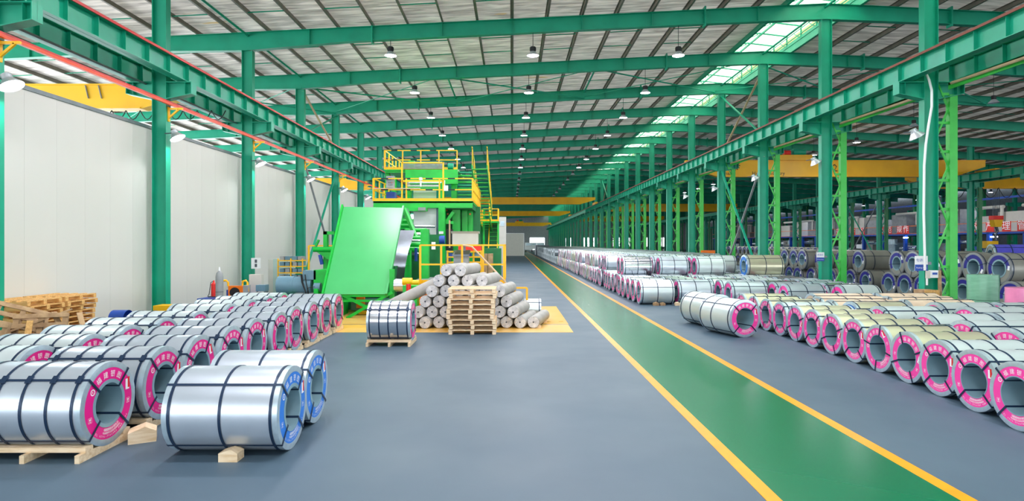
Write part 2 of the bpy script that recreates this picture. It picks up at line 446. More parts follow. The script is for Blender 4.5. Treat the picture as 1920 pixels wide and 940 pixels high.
# ================================================================== COLUMNS
def hcol(h, w=.44, d=.26, t=.02):
    b = mb(); b.box(-w/2,-w/2+t,-d/2,d/2,0,h).box(w/2-t,w/2,-d/2,d/2,0,h).box(-w/2,w/2,-.007,.007,0,h); return b
def corbel(b, z=7.32):
    # tapered bracket each side
    for s in (-1,1):
        b.prism([(s*.22,z-.02),(s*1.02,z-.02),(s*1.02,z-.36),(s*.22,z-.52)], -.008,.008,'y')
        b.prism([(s*.22,z-.03),(s*1.02,z-.03),(s*1.02,z),(s*.22,z)], -.15,.15,'y')
        b.prism([(s*.22,z-.55),(s*1.02,z-.38),(s*1.02,z-.36),(s*.22,z-.52)], -.15,.15,'y')
        b.box(s*1.0,s*1.02,-.15,.15,z-.36,z-.03); b.box(s*.8,s*.81,-.13,.13,z-.4,z-.03)
def lacing(x0, x1, z0, z1):
    b = mb(); z = z0; i = 0
    while z < z1-.2:
        b.bar((x0,0,z),(x1,0,z+.9),.05,.05) if i % 2 == 0 else b.bar((x1,0,z),(x0,0,z+.9),.05,.05)
        b.box(x0,x1,-.03,.03,z+.42,z+.5) if i % 2 == 0 else b.box(x0+.16,x1,-.03,.03,z+.42,z+.5)
        z += .9; i += 1
    return b
def make_column(X, side, cat='column'):
    r = thing('steel_column', '', cat, (X, FY(0), 0), local=True)
    hcol(zb(X)).build('shaft', M['teal'], r)
    b = mb(); corbel(b); b.build('corbel', M['teal'], r)
    mb().box(-.3,.3,-.22,.22,0,.03).build('base_plate', M['teal'], r)
    if side == 'right':
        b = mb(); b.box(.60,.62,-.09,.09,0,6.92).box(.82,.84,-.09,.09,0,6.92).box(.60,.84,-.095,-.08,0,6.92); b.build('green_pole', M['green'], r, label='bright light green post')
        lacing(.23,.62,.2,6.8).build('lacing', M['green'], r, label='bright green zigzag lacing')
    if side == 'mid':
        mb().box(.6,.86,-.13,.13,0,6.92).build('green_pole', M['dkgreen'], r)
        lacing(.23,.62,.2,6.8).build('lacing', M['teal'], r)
    cache(r); return r
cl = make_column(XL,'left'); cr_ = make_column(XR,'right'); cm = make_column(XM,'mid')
seen_l = {-1:'at the left edge of the picture, cropped'}
for n in NF:
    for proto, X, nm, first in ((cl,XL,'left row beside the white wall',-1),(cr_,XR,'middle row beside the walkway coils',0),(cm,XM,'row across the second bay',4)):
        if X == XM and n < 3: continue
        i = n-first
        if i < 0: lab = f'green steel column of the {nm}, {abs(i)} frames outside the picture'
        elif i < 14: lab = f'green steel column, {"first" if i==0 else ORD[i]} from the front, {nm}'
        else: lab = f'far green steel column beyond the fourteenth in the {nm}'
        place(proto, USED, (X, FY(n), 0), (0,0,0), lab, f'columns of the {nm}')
for n in range(8, 30):
    lab = f'dark green column behind the production line, {ORD[n-8]} from the right' if n < 28 else 'dark green column behind the production line, beyond the twentieth'
    place(cm, USED, (62.4, FY(n), 0), (0,0,PI), lab, 'columns of the third bay')
def brace_pair(X, n, z0, z1, name, where):
    t = thing('cross_brace', f'crossed diagonal steel braces {where}', 'brace', (X, FY(n), z0))
    mb().bar((X,FY(n),z0),(X,FY(n+1),z1),.12,.05).build('diagonal', M['teal'], t)
    mb().bar((X+.06,FY(n+1),z0),(X+.06,FY(n),z1),.1,.05).build('diagonal', M['grey'] if z0 < 3 else M['tan'], t)
brace_pair(XL+.05, 2, .1, 6.8, '', 'between the left columns beside the green machine')
brace_pair(XL+.05, 2, 7.9, 10.2, '', 'high above the left runway beam')
brace_pair(XR, 2, .1, 6.8, '', 'between middle columns above the stacked coils')
brace_pair(XR, 2, 7.9, 11.4, '', 'high under the skylight between middle columns')
brace_pair(XR, 10, 7.9, 11.4, '', 'far away high under the skylight')
brace_pair(XM, 7, .1, 6.8, '', 'between columns of the second bay behind grey coils')

# runway beams ---------------------------------------------------------
def runway(X, lab, railmat, edge=0, topz=7.9, bot=7.34):
    r = thing('runway_beam', lab, 'crane beam', (X, YA, bot))
    b = mb(); b.box(X-.15,X+.15,YA,YB-4,bot,bot+.02).box(X-.15,X+.15,YA,YB-4,topz-.02,topz).box(X-.008,X+.008,YA,YB-4,bot,topz)
    b.build('beam', M['teal'], r)
    b = mb(); Y = YA
    while Y < 100: b.box(X-.12,X+.12,Y-.006,Y+.006,bot+.02,topz-.02); Y += 1.03
    b.build('stiffener', M['teal'], r, kind='stuff')
    mb().box(X-.03,X+.03,YA,YB-4,topz,topz+.07).build('crane_rail', M['brown'], r)
    if edge: mb().box(X+edge*.15,X+edge*.19,YA,YB-4,topz-.03,topz+.04).build('edge_strip', railmat, r)
    return r
runway(-10.27, 'green crane runway beam on the hall side of the left columns, red strip on its upper edge', M['railred'], 1)
runway(-11.72, 'green crane runway beam on the wall side of the left columns', M['brown'])
runway(12.25, 'green crane runway beam on the hall side of the middle columns, rusty upper edge', M['brown'], -1)
runway(13.85, 'green crane runway beam on the right side of the middle columns', M['brown'])
runway(37.2, 'dark green crane runway beam at the far side of the second bay', M['brown'])
runway(38.8, 'dark green crane runway beam on the outer side of the second bay columns', M['brown'])
# conductor rail on left columns
r = thing('conductor_rail', 'orange and red conductor rail on yellow brackets along the left columns', 'conductor rail', (-10.55, YA, 6.6))
mb().box(-10.58,-10.5,YA,FY(12),6.55,6.62).build('orange_bar', M['rail'], r)
mb().box(-10.6,-10.52,YA,FY(12),6.62,6.67).build('red_bar', M['railred'], r)
for n in range(-1, 10):
    Y = FY(n)
    mb().bar((-10.75,Y,6.5),(-10.3,Y,6.5),.05,.06).bar((-10.75,Y,6.2),(-10.42,Y,6.48),.05,.05).box(-10.76,-10.72,Y-.05,Y+.05,6.1,6.55).build('bracket', M['yellow'], r)
# guide pipes on left
r = thing('guide_pipe', 'thin grey pipe under the wall side runway beam', 'pipe', (-11.5, YA, 7.2))
mb().cyl((-11.45,YA,7.28),(-11.45,FY(10),7.28),.035,8).build('pipe', M['trim'], r)
# tan pipes and green channels on the right side
for n in range(-1, 10):
    w_ = nth(n+1)
    r = thing('tan_pipe', f'tan pipe with green channel under the middle runway beam, {w_} span', 'pipe', (13.45, FY(n), 7.2))
    mb().cyl((13.15,FY(n)+.2,7.02),(13.45,FY(n+1)-.4,7.2),.045,8).build('pipe', M['tan'], r)
    mb().box(13.5,13.75,FY(n)+.2,FY(n+1)-.2,7.18,7.26).box(13.5,13.53,FY(n)+.2,FY(n+1)-.2,7.05,7.26).build('channel', M['green'], r)

# ================================================================== CRANES
def crane(name, lab, X0, X1, Y, z0, z1, m, taper=1.6, trolley=None, stripes=False, dep=.5):
    r = thing('overhead_crane', lab, 'crane', (X0, Y, z0))
    zm = (z0+z1)/2
    prof = [(X0,z1-.02),(X0,zm+.15),(X0+taper,z0),(X1-taper,z0),(X1,zm+.15),(X1,z1-.02)]
    mb().prism(prof, Y, Y+dep, 'y').build('girder', m, r)
    mb().box(X0+taper,X1-taper,Y-.06,Y,z0,z0+.05).build('bottom_flange', m, r)
    mb().box(X0,X1,Y-.05,Y+dep+.05,z1-.03,z1+.01).build('top_flange', m, r)
    for X in (X0, X1): mb().box(X-.18,X+.18,Y-1.2,Y+1.8,7.97,8.25).build('end_carriage', m, r)
    if trolley:
        mb().box(trolley,trolley+2.6,Y-.2,Y+1.2,z1,z1+.42).build('trolley', m, r)
        b = mb(); b.cyl((trolley+.5,Y+.3,z1+.62),(trolley+1.0,Y+.3,z1+.62),.22,14); b.build('hoist_motor', M['red'], r, True)
        mb().cyl((trolley+1.2,Y+.3,z1+.7),(trolley+2.2,Y+.3,z1+.7),.3,16).build('hoist_drum', M['teal'], r, True)
    if stripes:
        for q in (0,.5): mb().bar((stripes+q,Y-.012,z1-.05),(stripes+q+.12,Y-.012,z1-.55),.02,.12,(0,1,0)).build('stripe', M['grey'], r)
    return r
c1 = crane('', 'bright yellow crane girder above the white wall, nearest on the left', -26, -12.0, 23, 7.45, 8.38, M['craney'], 2.2, stripes=-16.3)
crane('', 'orange crane girder seen beyond the left columns, behind the machine', -26, -12.0, 58, 7.45, 8.55, M['crane'], 2)
crane('', 'orange overhead crane crossing the main hall, nearest of three', -10.2, 12.2, 88, 7.98, 9.0, M['crane'], 2.2)
crane('', 'orange overhead crane crossing the main hall, middle of three', -10.2, 12.2, 126, 7.98, 9.0, M['crane'], 2.2)
crane('', 'yellow overhead crane in front of the far end wall', -10.2, 12.2, 188, 7.6, 8.7, M['craney'], 2.5, trolley=1)
c2 = crane('', 'large orange crane across the second bay carrying a trolley on top', 14.2, 38.6, 49, 7.7, 9.05, M['crane'], 2.6, trolley=21.8)
crane('', 'orange crane far down the second bay behind the columns', 14.2, 38.6, 103, 7.7, 9.0, M['crane'], 2.4, trolley=17)
crane('', 'distant orange crane at the back of the second bay', 14.2, 38.6, 150, 7.7, 9.0, M['crane'], 2.4)
c3 = crane('', 'orange crane of the third bay at the right edge with looped cables', 39.2, 63, 59.5, 7.7, 9.1, M['crane'], 2)
b = mb()
put_text(b, 'Henan', .42, lambda u, v: (17.4+u, 48.985, 7.98+v)); put_text(b, 'Heavy  Industry', .42, lambda u, v: (20.9+u, 48.985, 7.98+v))
put_text(b, '25t', .85, lambda u, v: (26.7+u, 48.985, 8.4+v)); put_text(b, '力', .45, lambda u, v: (34.0+u, 48.985, 8.15+v)); put_text(b, '造', .45, lambda u, v: (36.0+u, 48.985, 8.12+v))
b.build('lettering', M['inkk'], c2)
b = mb(); b.lathe([(0,.22),(0,.3),(.01,.3),(.01,.22)], 20, 'y')
for k in range(12):
    a = k*PI/6; b.box(-.04,.04,0,.01,-.04,.04); L_ = len(b.v)
    b.v[L_-8:] = [(x+.35*math.cos(a), y, z+.35*math.sin(a)) for x, y, z in b.v[L_-8:]]
b.v = [(x+18.2, y+48.98, z+8.62) for x, y, z in b.v]; b.build('gear_emblem', M['inkk'], c2)
b = mb()
for i in range(7):
    x0 = 40+i*1.6; b.tube([(x0+1.6*t, 59.3, 7.75-1.0*math.sin(PI*t)) for t in [j/8 for j in range(9)]], .03, 6)
b.build('festoon_cable', M['black'], c3)
b = mb()
for i in range(9):
    x0 = -16+i*.55; b.tube([(x0+.55*t, 23.2, 7.42-.35*math.sin(PI*t)) for t in [j/6 for j in range(7)]], .018, 6)
b.build('festoon_cable', M['black'], c1)
# hook block hanging from third bay crane
r = thing('crane_hook', 'yellow hook block and lifting tongs hanging at the right', 'crane hook', (48.0, 59.6, 2.2))
mb().box(47.5,48.5,59.3,59.9,4.6,5.0).build('hook_cap', M['red'], r)
mb().prism([(47.55,4.6),(48.45,4.6),(48.3,3.9),(47.7,3.9)],59.3,59.9,'y').build('hook_block', M['yellow'], r)
mb().tube([(48.0,59.6,3.9),(48.15,59.6,3.5),(47.9,59.6,3.2),(48.0,59.6,2.6)],.12,8).build('hook', M['dsteel'], r)
mb().box(46.8,47.9,59.2,60.0,1.8,2.5).box(47.9,49.0,59.3,59.9,1.55,2.1).build('lifting_tongs', M['yellow'], r)
b = mb()
for dx in (-.3,-.1,.1,.3): b.cyl((48.0+dx,59.6,5.0),(48.0+dx,59.6,7.7),.03,6)
b.build('wire_rope', M['dsteel'], r)

# ================================================================== LAMPS
def make_bay_lamp(lit=True, top=1.0):
    r = thing('high_bay_lamp', '', 'lamp', (0,0,0), local=True)
    mb().cyl((0,0,.36),(0,0,top),.012,6).build('cable', M['black'], r)
    mb().cyl((0,0,.15),(0,0,.36),.11,16).box(-.13,.13,-.02,.02,.2,.34).build('housing', M['black'], r, True)
    mb().lathe([(.16,.11),(.10,.16),(0,.25),(-.01,.25),(.09,.15),(.15,.10)], 24, 'z').build('shade', M['reflector'], r, True)
    mb().lathe([(.0,.0001),(.0,.235),(.012,.235),(.012,.0001)], 24, 'z').build('lens', M['lens'] if lit else M['offlens'], r)
    cache(r); return r
ZL = 10.1
pls = {X: (make_bay_lamp(True, zb(X)-ZL), make_bay_lamp(False, zb(X)-ZL)) for X in (-5.05,.87,6.92)}
pu = make_bay_lamp(False, 1.5)
ld = bpy.data.lights.new('bay_lamp_light', 'AREA'); ld.shape = 'DISK'; ld.size = .46; ld.energy = 165; ld.color = (.97,.96,1)
for n in range(-3, 17):
    for X, nm in ((-5.05,'left'),(.87,'centre'),(6.92,'right')):
        lit = n < 8
        z = ZL
        proto = pls[X][0 if lit else 1]
        if lit: lab = f'lit high bay lamp hanging in the {nm} row, {ORD[n]} from the front' if n >= 0 else f'lit high bay lamp of the {nm} row outside the picture, {ORD[-n]} frame back'
        else: lab = f'far dark high bay lamp hanging in the {nm} row, frame {ORD[n]}'
        o = place(proto, USED, (X, FY(n), z), (0,0,0), lab, f'{nm} row of hall lamps')
        if lit:
            q = bpy.data.objects.new('lamp_light', ld); COL.objects.link(q); q.location = (X, FY(n), z-.03)
pf2 = make_bay_lamp(True, 1.5)
lf = bpy.data.lights.new('far_lamp_light', 'AREA'); lf.shape = 'DISK'; lf.size = .46; lf.energy = 170; lf.color = (.9,.95,1)
for n in range(4, 16, 2):
    place(pf2, USED, (54.5, FY(n), zb(54.5)-1.5), (0,0,0), f'lit lamp above the far production line, {ORD[(n-4)//2]} from the right', 'third bay lamps')
    q = bpy.data.objects.new('third_bay_lamp_light', lf); COL.objects.link(q); q.location = (54.5, FY(n), zb(54.5)-1.53)
    q = bpy.data.objects.new('third_bay_lamp_light', lf); COL.objects.link(q); q.location = (46.5, FY(n+1), zb(46.5)-1.53)
    place(pf2, USED, (46.5, FY(n+1), zb(46.5)-1.5), (0,0,0), f'lit lamp on the near side of the third bay, {ORD[(n-4)//2]} from the right', 'third bay lamps')
for n in range(2, 12):
    z = zb(24)-1.5
    place(pu if n < 4 else pf2, USED, (25.0, FY(n), z), (0,0,0), f'{"unlit" if n < 4 else "lit"} lamp hanging in the second bay, {ORD[n-2]} from the front', 'second bay lamps')
    if n >= 4: q = bpy.data.objects.new('second_bay_lamp_light', lf); COL.objects.link(q); q.location = (25.0, FY(n), z-.03)
def make_flood(lit):
    r = thing('flood_lamp', '', 'lamp', (0,0,0), local=True)
    mb().bar((-.28,0,.25),(0,0,.12),.03,.03).build('arm', M['dsteel'], r)
    mb().cyl((0,0,.08),(0,0,.2),.1,14).build('housing', M['reflector'], r, True)
    mb().lathe([(.1,.1),(-.06,.23),(-.075,.23),(.09,.08)], 24, 'z').build('shade', M['reflector'], r, True)
    mb().lathe([(-.06,.0001),(-.06,.21),(-.05,.21),(-.05,.0001)], 24, 'z').build('lens', M['hotlens'] if lit else M['offlens'], r)
    cache(r); return r
fl1 = make_flood(True); fl0 = make_flood(False)
fd = bpy.data.lights.new('flood_light', 'AREA'); fd.shape = 'DISK'; fd.size = .4; fd.energy = 14; fd.color = (.9,.96,1)
for n in range(-1, 6):
    place(fl1, USED, (-10.42, FY(n)-.12, 5.62), (0,-.5,0), f'lit flood lamp fixed on the {"first" if n==-1 else ORD[n+1]} left column', 'flood lamps on the left columns')
    q = bpy.data.objects.new('flood_lamp_light', fd); COL.objects.link(q); q.location = (-10.38, FY(n)-.12, 5.5); q.rotation_euler = (0,-.5,0)
for n in range(0, 5):
    place(fl0, USED, (12.55, FY(n)-.12, 5.66), (0,-.55,0), f'unlit white flood lamp fixed on the {"first" if n==0 else ORD[n]} middle column', 'flood lamps on the middle columns')

# ================================================================== COILS
def label_text(b, R, x, full=True):
    """white print on the ring; ring plane at local x"""
    rc = .70*R
    s = .15*R*1.15
    for i, ch in enumerate('福建银图'):
        a = PI/2+.62-.36*i-.08
        ca, sa = math.cos(a), math.sin(a)
        put_text(b, ch, s, lambda u, v: (x, rc*ca+u*sa+v*ca, rc*sa-u*ca+v*sa))
    # roundel
    a = PI/2+.98; b.add(*ring2d(x, .70*R*math.cos(a), .70*R*math.sin(a), .055*R, .078*R, 16)); 
    put_text(b, 'K', .08*R, lambda u, v: (x, .70*R*math.cos(a)+u, .70*R*math.sin(a)+v))
    if full:
        for rr, st, sz, tx in ((.645,.052,.075,'福建银图新型材料有限公司'),(.72,.040,.06,'地址福建漳州工业区电话传真邮编网址'),(.795,.052,.075,'TEL 0596-7966989 FAX 0596')):
            n = len(tx)
            for i, ch in enumerate(tx):
                if ch == ' ': continue
                a = -PI/2+(i-n/2)*st*1.35+.15; ca, sa = math.cos(a), math.sin(a)
                put_text(b, ch, sz*R, lambda u, v: (x, rr*R*ca-u*sa-v*ca, rr*R*sa+u*ca-v*sa))
    for a in (PI+.35, -.15):   # little umbrella / glass marks in a frame
        cy, cz = .72*R*math.cos(a), .72*R*math.sin(a); q = .055*R
        for (y0,y1,z0,z1) in ((-q,q,q,q*1.12),(-q,q,-q*1.12,-q),(-q*1.1,-q,-q,q),(q,q*1.1,-q,q),(-.15*q,.15*q,-.7*q,.1*q),(-.5*q,.5*q,.1*q,.6*q),(-.4*q,.4*q,-.75*q,-.6*q)):
            b.add([(x,cy+y0,cz+z0),(x,cy+y1,cz+z0),(x,cy+y1,cz+z1),(x,cy+y0,cz+z1)], [(0,1,2,3)])
def ring2d(x, cy, cz, r0, r1, n):
    vs = []
    for k in range(n):
        a = 2*PI*k/n; vs += [(x, cy+r0*math.cos(a), cz+r0*math.sin(a)), (x, cy+r1*math.cos(a), cz+r1*math.sin(a))]
    return vs, [(2*k, 2*k+1, 2*((k+1)%n)+1, 2*((k+1)%n)) for k in range(n)]
def axial_loop(R, L, a, w, rb):
    """band running along the body, over both faces and through the bore"""
    b = mb(); ro = R+.006; ri = rb-.006; h = L/2+.012; t = .004
    ca, sa = math.cos(a), math.sin(a); tan = Vector((0,-sa,ca)); rad = Vector((0,ca,sa))
    for (p, q, up) in (((-h,ro),(h,ro),rad),((h,ro),(h,ri),Vector((1,0,0))),((h,ri),(-h,ri),rad),((-h,ri),(-h,ro),Vector((1,0,0)))):
        P = Vector((p[0],0,0))+rad*p[1]; Q = Vector((q[0],0,0))+rad*q[1]
        b.bar(P, Q, w, t, up)
    return b
def make_coil(R=.46, L=1.25, body='galv', lab='pink', bands=(-.9,-.45,0,.45,.9), detail=2, bore=.5, arc=None, axial=4, sticker=True):
    n = {3:72, 2:56, 1:32, 0:20}[detail]
    rb = bore*R; r = thing('steel_coil', '', 'coil', (0,0,0), local=True)
    e = .02
    prof = [(-L/2,rb),(-L/2,R-e),(-L/2+e,R),(L/2-e,R),(L/2,R-e),(L/2,rb)]
    mb().lathe(prof, n, 'x').build('wrapping', M[body], r, True)
    rr = .60 if not arc else .62
    if detail >= 1:
        for s in ((1,) if detail == 1 else (-1,1)):
            b = mb(); b.lathe([(s*(L/2-.05),R+.001),(s*(L/2-.05),R+.004),(s*(L/2+.003),R+.004),(s*(L/2+.006),R-.01),(s*(L/2+.006),.86*R),(s*(L/2+.001),.86*R)], n, 'x')
            b.build('edge_guard', M['rimg' if body == 'greyc' else 'rim'], r, True)
        b = mb(); b.lathe([(L/2+.001,rb+.001),(L/2+.008,rb-.004),(L/2+.008,.58*R),(L/2+.001,.58*R)], n, 'x')
        b.lathe([(L/2+.006,rb-.004),(-L/2-.002,rb-.004),(-L/2-.002,rb-.001),(L/2+.006,rb-.001)], n, 'x')
        b.build('bore_sleeve', M['core'], r, True)
    x0 = L/2+.004
    if arc:
        ring = mb().lathe([(x0-.003,.6*R),(x0,.6*R),(x0,.92*R),(x0-.003,.92*R)], 28, 'x', True, arc[0], arc[1])
    else:
        ring = mb().lathe([(x0-.003,.58*R),(x0,.58*R),(x0,.865*R),(x0-.003,.865*R)], n, 'x')
    lo = ring.build('end_label', M[lab], r)
    xs_ = x0+.0015
    if detail >= 2:
        b = mb(); label_text(b, R, xs_, detail == 3); b.build('label_print', M['ink'], lo)
    if sticker and detail >= 1:
        a = .42; cy, cz = .73*R*math.cos(a), .73*R*math.sin(a)
        b = mb(); b.box(xs_,xs_+.002,cy-.05*R,cy+.09*R,cz-.12*R,cz+.15*R); b.build('sticker', M['ink'], r, label='white barcode sticker')
        if detail >= 2: mb().box(xs_+.002,xs_+.003,cy+.03*R,cy+.1*R,cz-.08*R,cz+.19*R).build('red_tag', M['red'], r, label='red strip beside the sticker')
    if arc and detail >= 1:
        a = .2; cy, cz = .76*R*math.cos(a), .76*R*math.sin(a)
        b = mb(); b.box(xs_,xs_+.002,cy-.08*R,cy+.08*R,cz-.14*R,cz+.14*R); b.build('sticker', M['ink'], r, label='white sticker')
    if detail >= 1:
        for q in bands:
            X = q*(L/2-.03)
            mb().lathe([(X-.014,R+.003),(X-.014,R+.008),(X+.014,R+.008),(X+.014,R+.003)], n, 'x').build('strap', M['strap'], r)
        if detail >= 2 and len(bands) > 3:
            for q in bands:
                X = q*(L/2-.03); a = PI-.62 if False else -PI/2-2.45
                b = mb(); b.box(X-.028,X+.028,-.045,.045,R+.002,R+.02)
                ca, sa = math.cos(.78), math.sin(.78)
                b.v = [(x, y*ca-z*sa, y*sa+z*ca) for x, y, z in b.v]; b.build('strap_buckle', M['strap'], r)
        for k in range(axial):
            a = PI/4+k*PI/2 if axial == 4 else PI/4+k*2*PI/axial
            axial_loop(R, L, a, .026 if detail >= 2 else .02, rb).build('through_strap', M['strap'], r)
    else:
        b = mb()
        for q in (-.9,0,.9):
            X = q*(L/2-.03); b.lathe([(X-.014,R+.003),(X-.014,R+.008),(X+.014,R+.008),(X+.014,R+.003)], n, 'x')
        b.build('strapping', M['strap'], r)
    cache(r); return r

# wooden skid
def make_skid(L=1.25):
    r = thing('wooden_skid', '', 'skid', (0,0,0), local=True)
    for x in (-.5,0,.5): mb().box(x*L-.05 if x > 0 else x*L, x*L+.05 if x <= 0 else x*L, -.46, .46, 0, .085).build('bearer', M['wood'], r)
    for s in (-1,1): mb().box(-L/2, L/2, s*.25, s*.37, .086, .14).build('deck_board', M['wood'], r)
    cache(r); return r
skid = make_skid()
colA = make_coil(.455, 1.25, 'galv', 'pink', detail=3)
AY = [6.71,7.71,8.66,9.62,10.6,11.6,12.62,13.64,14.68,15.72]
def roll(a): return (a,0,0)
for i, Y in enumerate(AY):
    a = 0 if i < 1 else random.choice((0,.1,-.1,.2,-.05,.3))
    sh = random.uniform(-.04,.04) if i else 0
    place(colA, USED, (-4.5-.625+sh, Y, .515), roll(a), f'silver coil with magenta ring, {ORD[i]} from the front in the aisle side row', 'left field coils, aisle row')
    place(skid, USED, (-4.5-.625+sh, Y, 0), (0,0,0), f'pine skid under the {ORD[i]} magenta coil of the aisle side row', 'skids under the left field coils')
BY = [7.78,8.75,9.72,10.7,11.75,13.15,14.15,15.12,16.1]
colB = make_coil(.455, 1.25, 'galvw', 'pink', detail=2)
for i, Y in enumerate(BY):
    sh = random.uniform(-.05,.05)
    place(colB, USED, (-6.12-.625+sh, Y, .515), roll(random.uniform(-.2,.2)), f'silver coil with magenta ring, {ORD[i]} from the front in the wall side row', 'left field coils, wall side row')
    place(skid, USED, (-6.12-.625+sh, Y, 0), (0,0,0), f'pine skid under the {ORD[i]} magenta coil of the wall side row', 'skids under the left field coils')
colBlue = make_coil(.455, 1.21, 'galv', 'bluel', bands=(-.93,0,.93), detail=3)
place(colBlue, USED, (-2.47-.605, 6.76, .457), roll(.0), 'large silver coil with blue end ring nearest the camera, wedged on the floor', 'blue ended coils')
place(colBlue, USED, (-2.52-.605, 7.75, .457), roll(.12), 'silver coil with blue end ring behind the nearest blue one', 'blue ended coils')
# wedges
def wedge(X, Y, lab, m='wood', s=.1, rz=0):
    b = mb(); b.prism([(-s,0),(s,0),(s,s*.9),(s*.2,s*1.3),(-s,s*.9)], -s*.8, s*.8, 'y')
    o = b.build('wooden_wedge', M[m]); o.location = (X, Y, 0); o.rotation_euler = (0,0,rz); tag(o, lab, 'wedge', 'wooden wedges')
wedge(-2.98, 6.38, 'pale wooden wedge under the front of the nearest blue coil')
wedge(-4.3, 7.0, 'pale wooden wedge beside the front magenta coil skid', 'wood', .14, .5)
wedge(5.3, 22.15, 'orange wooden wedge under the front walkway stack coil, left one', 'wood3', .1)
wedge(5.55, 22.15, 'orange wooden wedge under the front walkway stack coil, middle one', 'wood3', .09)
wedge(6.1, 22.15, 'pale wooden wedge at the right of the front walkway stack coil', 'wood', .1)
# single bright coil on a skid before the machine
colD = make_coil(.455, .96, 'mirror', 'pink2', bands=(-.93,-.45,0,.45,.93), detail=2)
place(colD, USED, (-2.745, 13.75, .53), roll(.1), 'mirror bright steel coil standing alone on a skid before the machine')
sk = make_skid(.98); place(sk, USED, (-2.745, 13.75, 0), (0,0,0), 'pine skid under the mirror bright coil')
# right field
colR = make_coil(.415, 1.25, 'champ', 'pink2', bands=(-.95,-.1,.5), detail=3, bore=.56)
colRw = make_coil(.415, 1.25, 'galvw', 'pink2', bands=(-.95,-.1,.5,.9), detail=3, bore=.56)
for i in range(13):
    Y = 7.38+.84*i
    X = (6.2,6.32,6.42,6.5,6.54,6.58,6.6,6.62,6.64,6.65,6.66,6.66,6.66)[i]
    pr = colRw if i in (0,1,2,9) else colR
    place(pr, USED, (X+.625, Y, .42), (random.choice((0,.1,-.15,.35,-.4,.6,-.9)) if i not in (0,1) else .05, 0, PI), f'{"pale" if pr is colRw else "champagne"} pink ringed coil, {ORD[i]} from the right foreground, walkway side row', 'right field front row coils')
colS = make_coil(.455, 1.25, 'galvw', 'pink2', bands=(-.95,0,.95), detail=2)
colSc = make_coil(.455, 1.25, 'champ', 'bluel', bands=(-.95,.1,.95), detail=2)
sl = [(8.05,9.76,0,'nearest, at the right picture edge'),(8.05,10.74,.2,'second'),(8.05,11.74,-.1,'third'),(9.45,11.9,0,'right of the third'),(9.84,13.05,.1,'right of the blue ringed coil'),(9.84,14.02,0,'behind the tallest pale one'),(11.25,13.0,0,'at the right edge beyond the pale pair'),(11.25,13.98,.3,'furthest right'),(10.9,12.0,.3,'at the right edge before the pale pair')]
for X, Y, a, w_ in sl:
    place(colS, USED, (X+.625, Y, .46), (a,0,PI), f'pale pink ringed coil, second right row, {w_}', 'second right row coils')
place(colSc, USED, (7.95+.625, 14.15, .46), (0,0,PI), 'champagne coil with blue ring among the pink ringed right coils')
place(colS, USED, (8.0+.625, 13.15, .46), (.2,0,PI), 'pale coil with pink ring just before the blue ringed champagne one', 'second right row coils')
colP = make_coil(.455, 1.25, 'galvw', 'bluel', bands=(-.95,-.2,.93), detail=3)
colP2 = make_coil(.455, 1.2, 'galvw', 'pink2', bands=(-.95,-.2,.93), detail=3, bore=.58)
ang = -PI/2+math.radians(14)
def axis_pl(proto, fx, fy, L, ang, lab):
    d = Vector((math.cos(ang), math.sin(ang), 0)); c = Vector((fx,fy,.457))-d*L/2
    place(proto, USED, c, (0,0,ang), lab)
axis_pl(colP2, 5.68, 14.65, 1.2, -PI/2+math.radians(19), 'pale coil turned towards the camera with full pink ring, beside the walkway')
axis_pl(colP, 5.62, 16.2, 1.25, -PI/2+math.radians(17), 'pale coil with blue ring just behind the turned pink ringed coil')
# kraft wrapped coils
colK = make_coil(.43, 1.7, 'paper', 'paper', bands=(-.6,.2), detail=1, sticker=False, axial=2)
for i, (X, Y) in enumerate(((8.05,15.2),(8.2,16.15),(9.95,15.3),(10.1,16.25),(8.5,17.1),(10.4,17.2))):
    place(colK, USED, (X+.85, Y, .435), (random.random(),0,PI), f'kraft paper wrapped coil with dark straps, {ORD[i]} of the paper group from the front left', 'paper wrapped coils')
# walkway stack ------------------------------------------------------
cM = [make_coil(.455, 1.25, 'galvw', 'pink2', bands=(-.93,0,.93), detail=1), make_coil(.455, 1.25, 'galv', 'pink2', bands=(-.93,0,.93), detail=1), make_coil(.455, 1.25, 'mirror', 'pink2', bands=(-.93,0,.93), detail=1)]
cF = [make_coil(.455, 1.25, 'galvw', 'rose2', detail=0), make_coil(.455, 1.25, 'galv', 'rose2', detail=0), make_coil(.455,1.25,'champ','core',detail=0)]
colBM = make_coil(.5, 1.6, 'champ', 'bluel', bands=(-.93,0,.93), detail=1)
RW = ['lane side','second','third','fourth','fifth','sixth']
def stack_row(row, X, Ys, tier, z):
    for i, Y in enumerate(Ys):
        d = 1 if Y < 36 else 0
        pr = random.choice(cM if d else cF)
        if row == 0 and i == 0: pr = cM[0] if tier == 0 else cM[2]
        t_ = 'on the floor' if tier == 0 else 'in the upper tier'
        if i < 20: lab = f'coil {t_}, {ORD[i]} from the front of the {RW[row]} row, walkway stack'
        else: lab = f'far coil {t_}, beyond the twentieth of the {RW[row]} row, walkway stack'
        x = X+random.uniform(-.06,.06)
        place(pr, USED, (x+.625, Y, z), (random.uniform(-.4,.4),0,PI), lab, f'walkway stack coils, {RW[row]} row {t_}')
def seq(a, n, s=.95): return [a+s*i for i in range(n)]
Z2 = .457+.785
bot = seq(22.7, 44, .94)
stack_row(0, 4.75, bot, 0, .457)
stack_row(0, 5.35-.45, [22.7+.94*(i+.5) for i in range(4, 44) if i not in (6,7,8,12,13,19,20)], 1, Z2)
stack_row(1, 6.2, seq(22.75, 26, .94), 0, .457)
stack_row(1, 6.9-.4, [22.75+.94*(i+.5) for i in range(4, 24) if i not in (7,8,14)], 1, Z2)
stack_row(2, 7.75, seq(21.7, 16, .94), 0, .457)
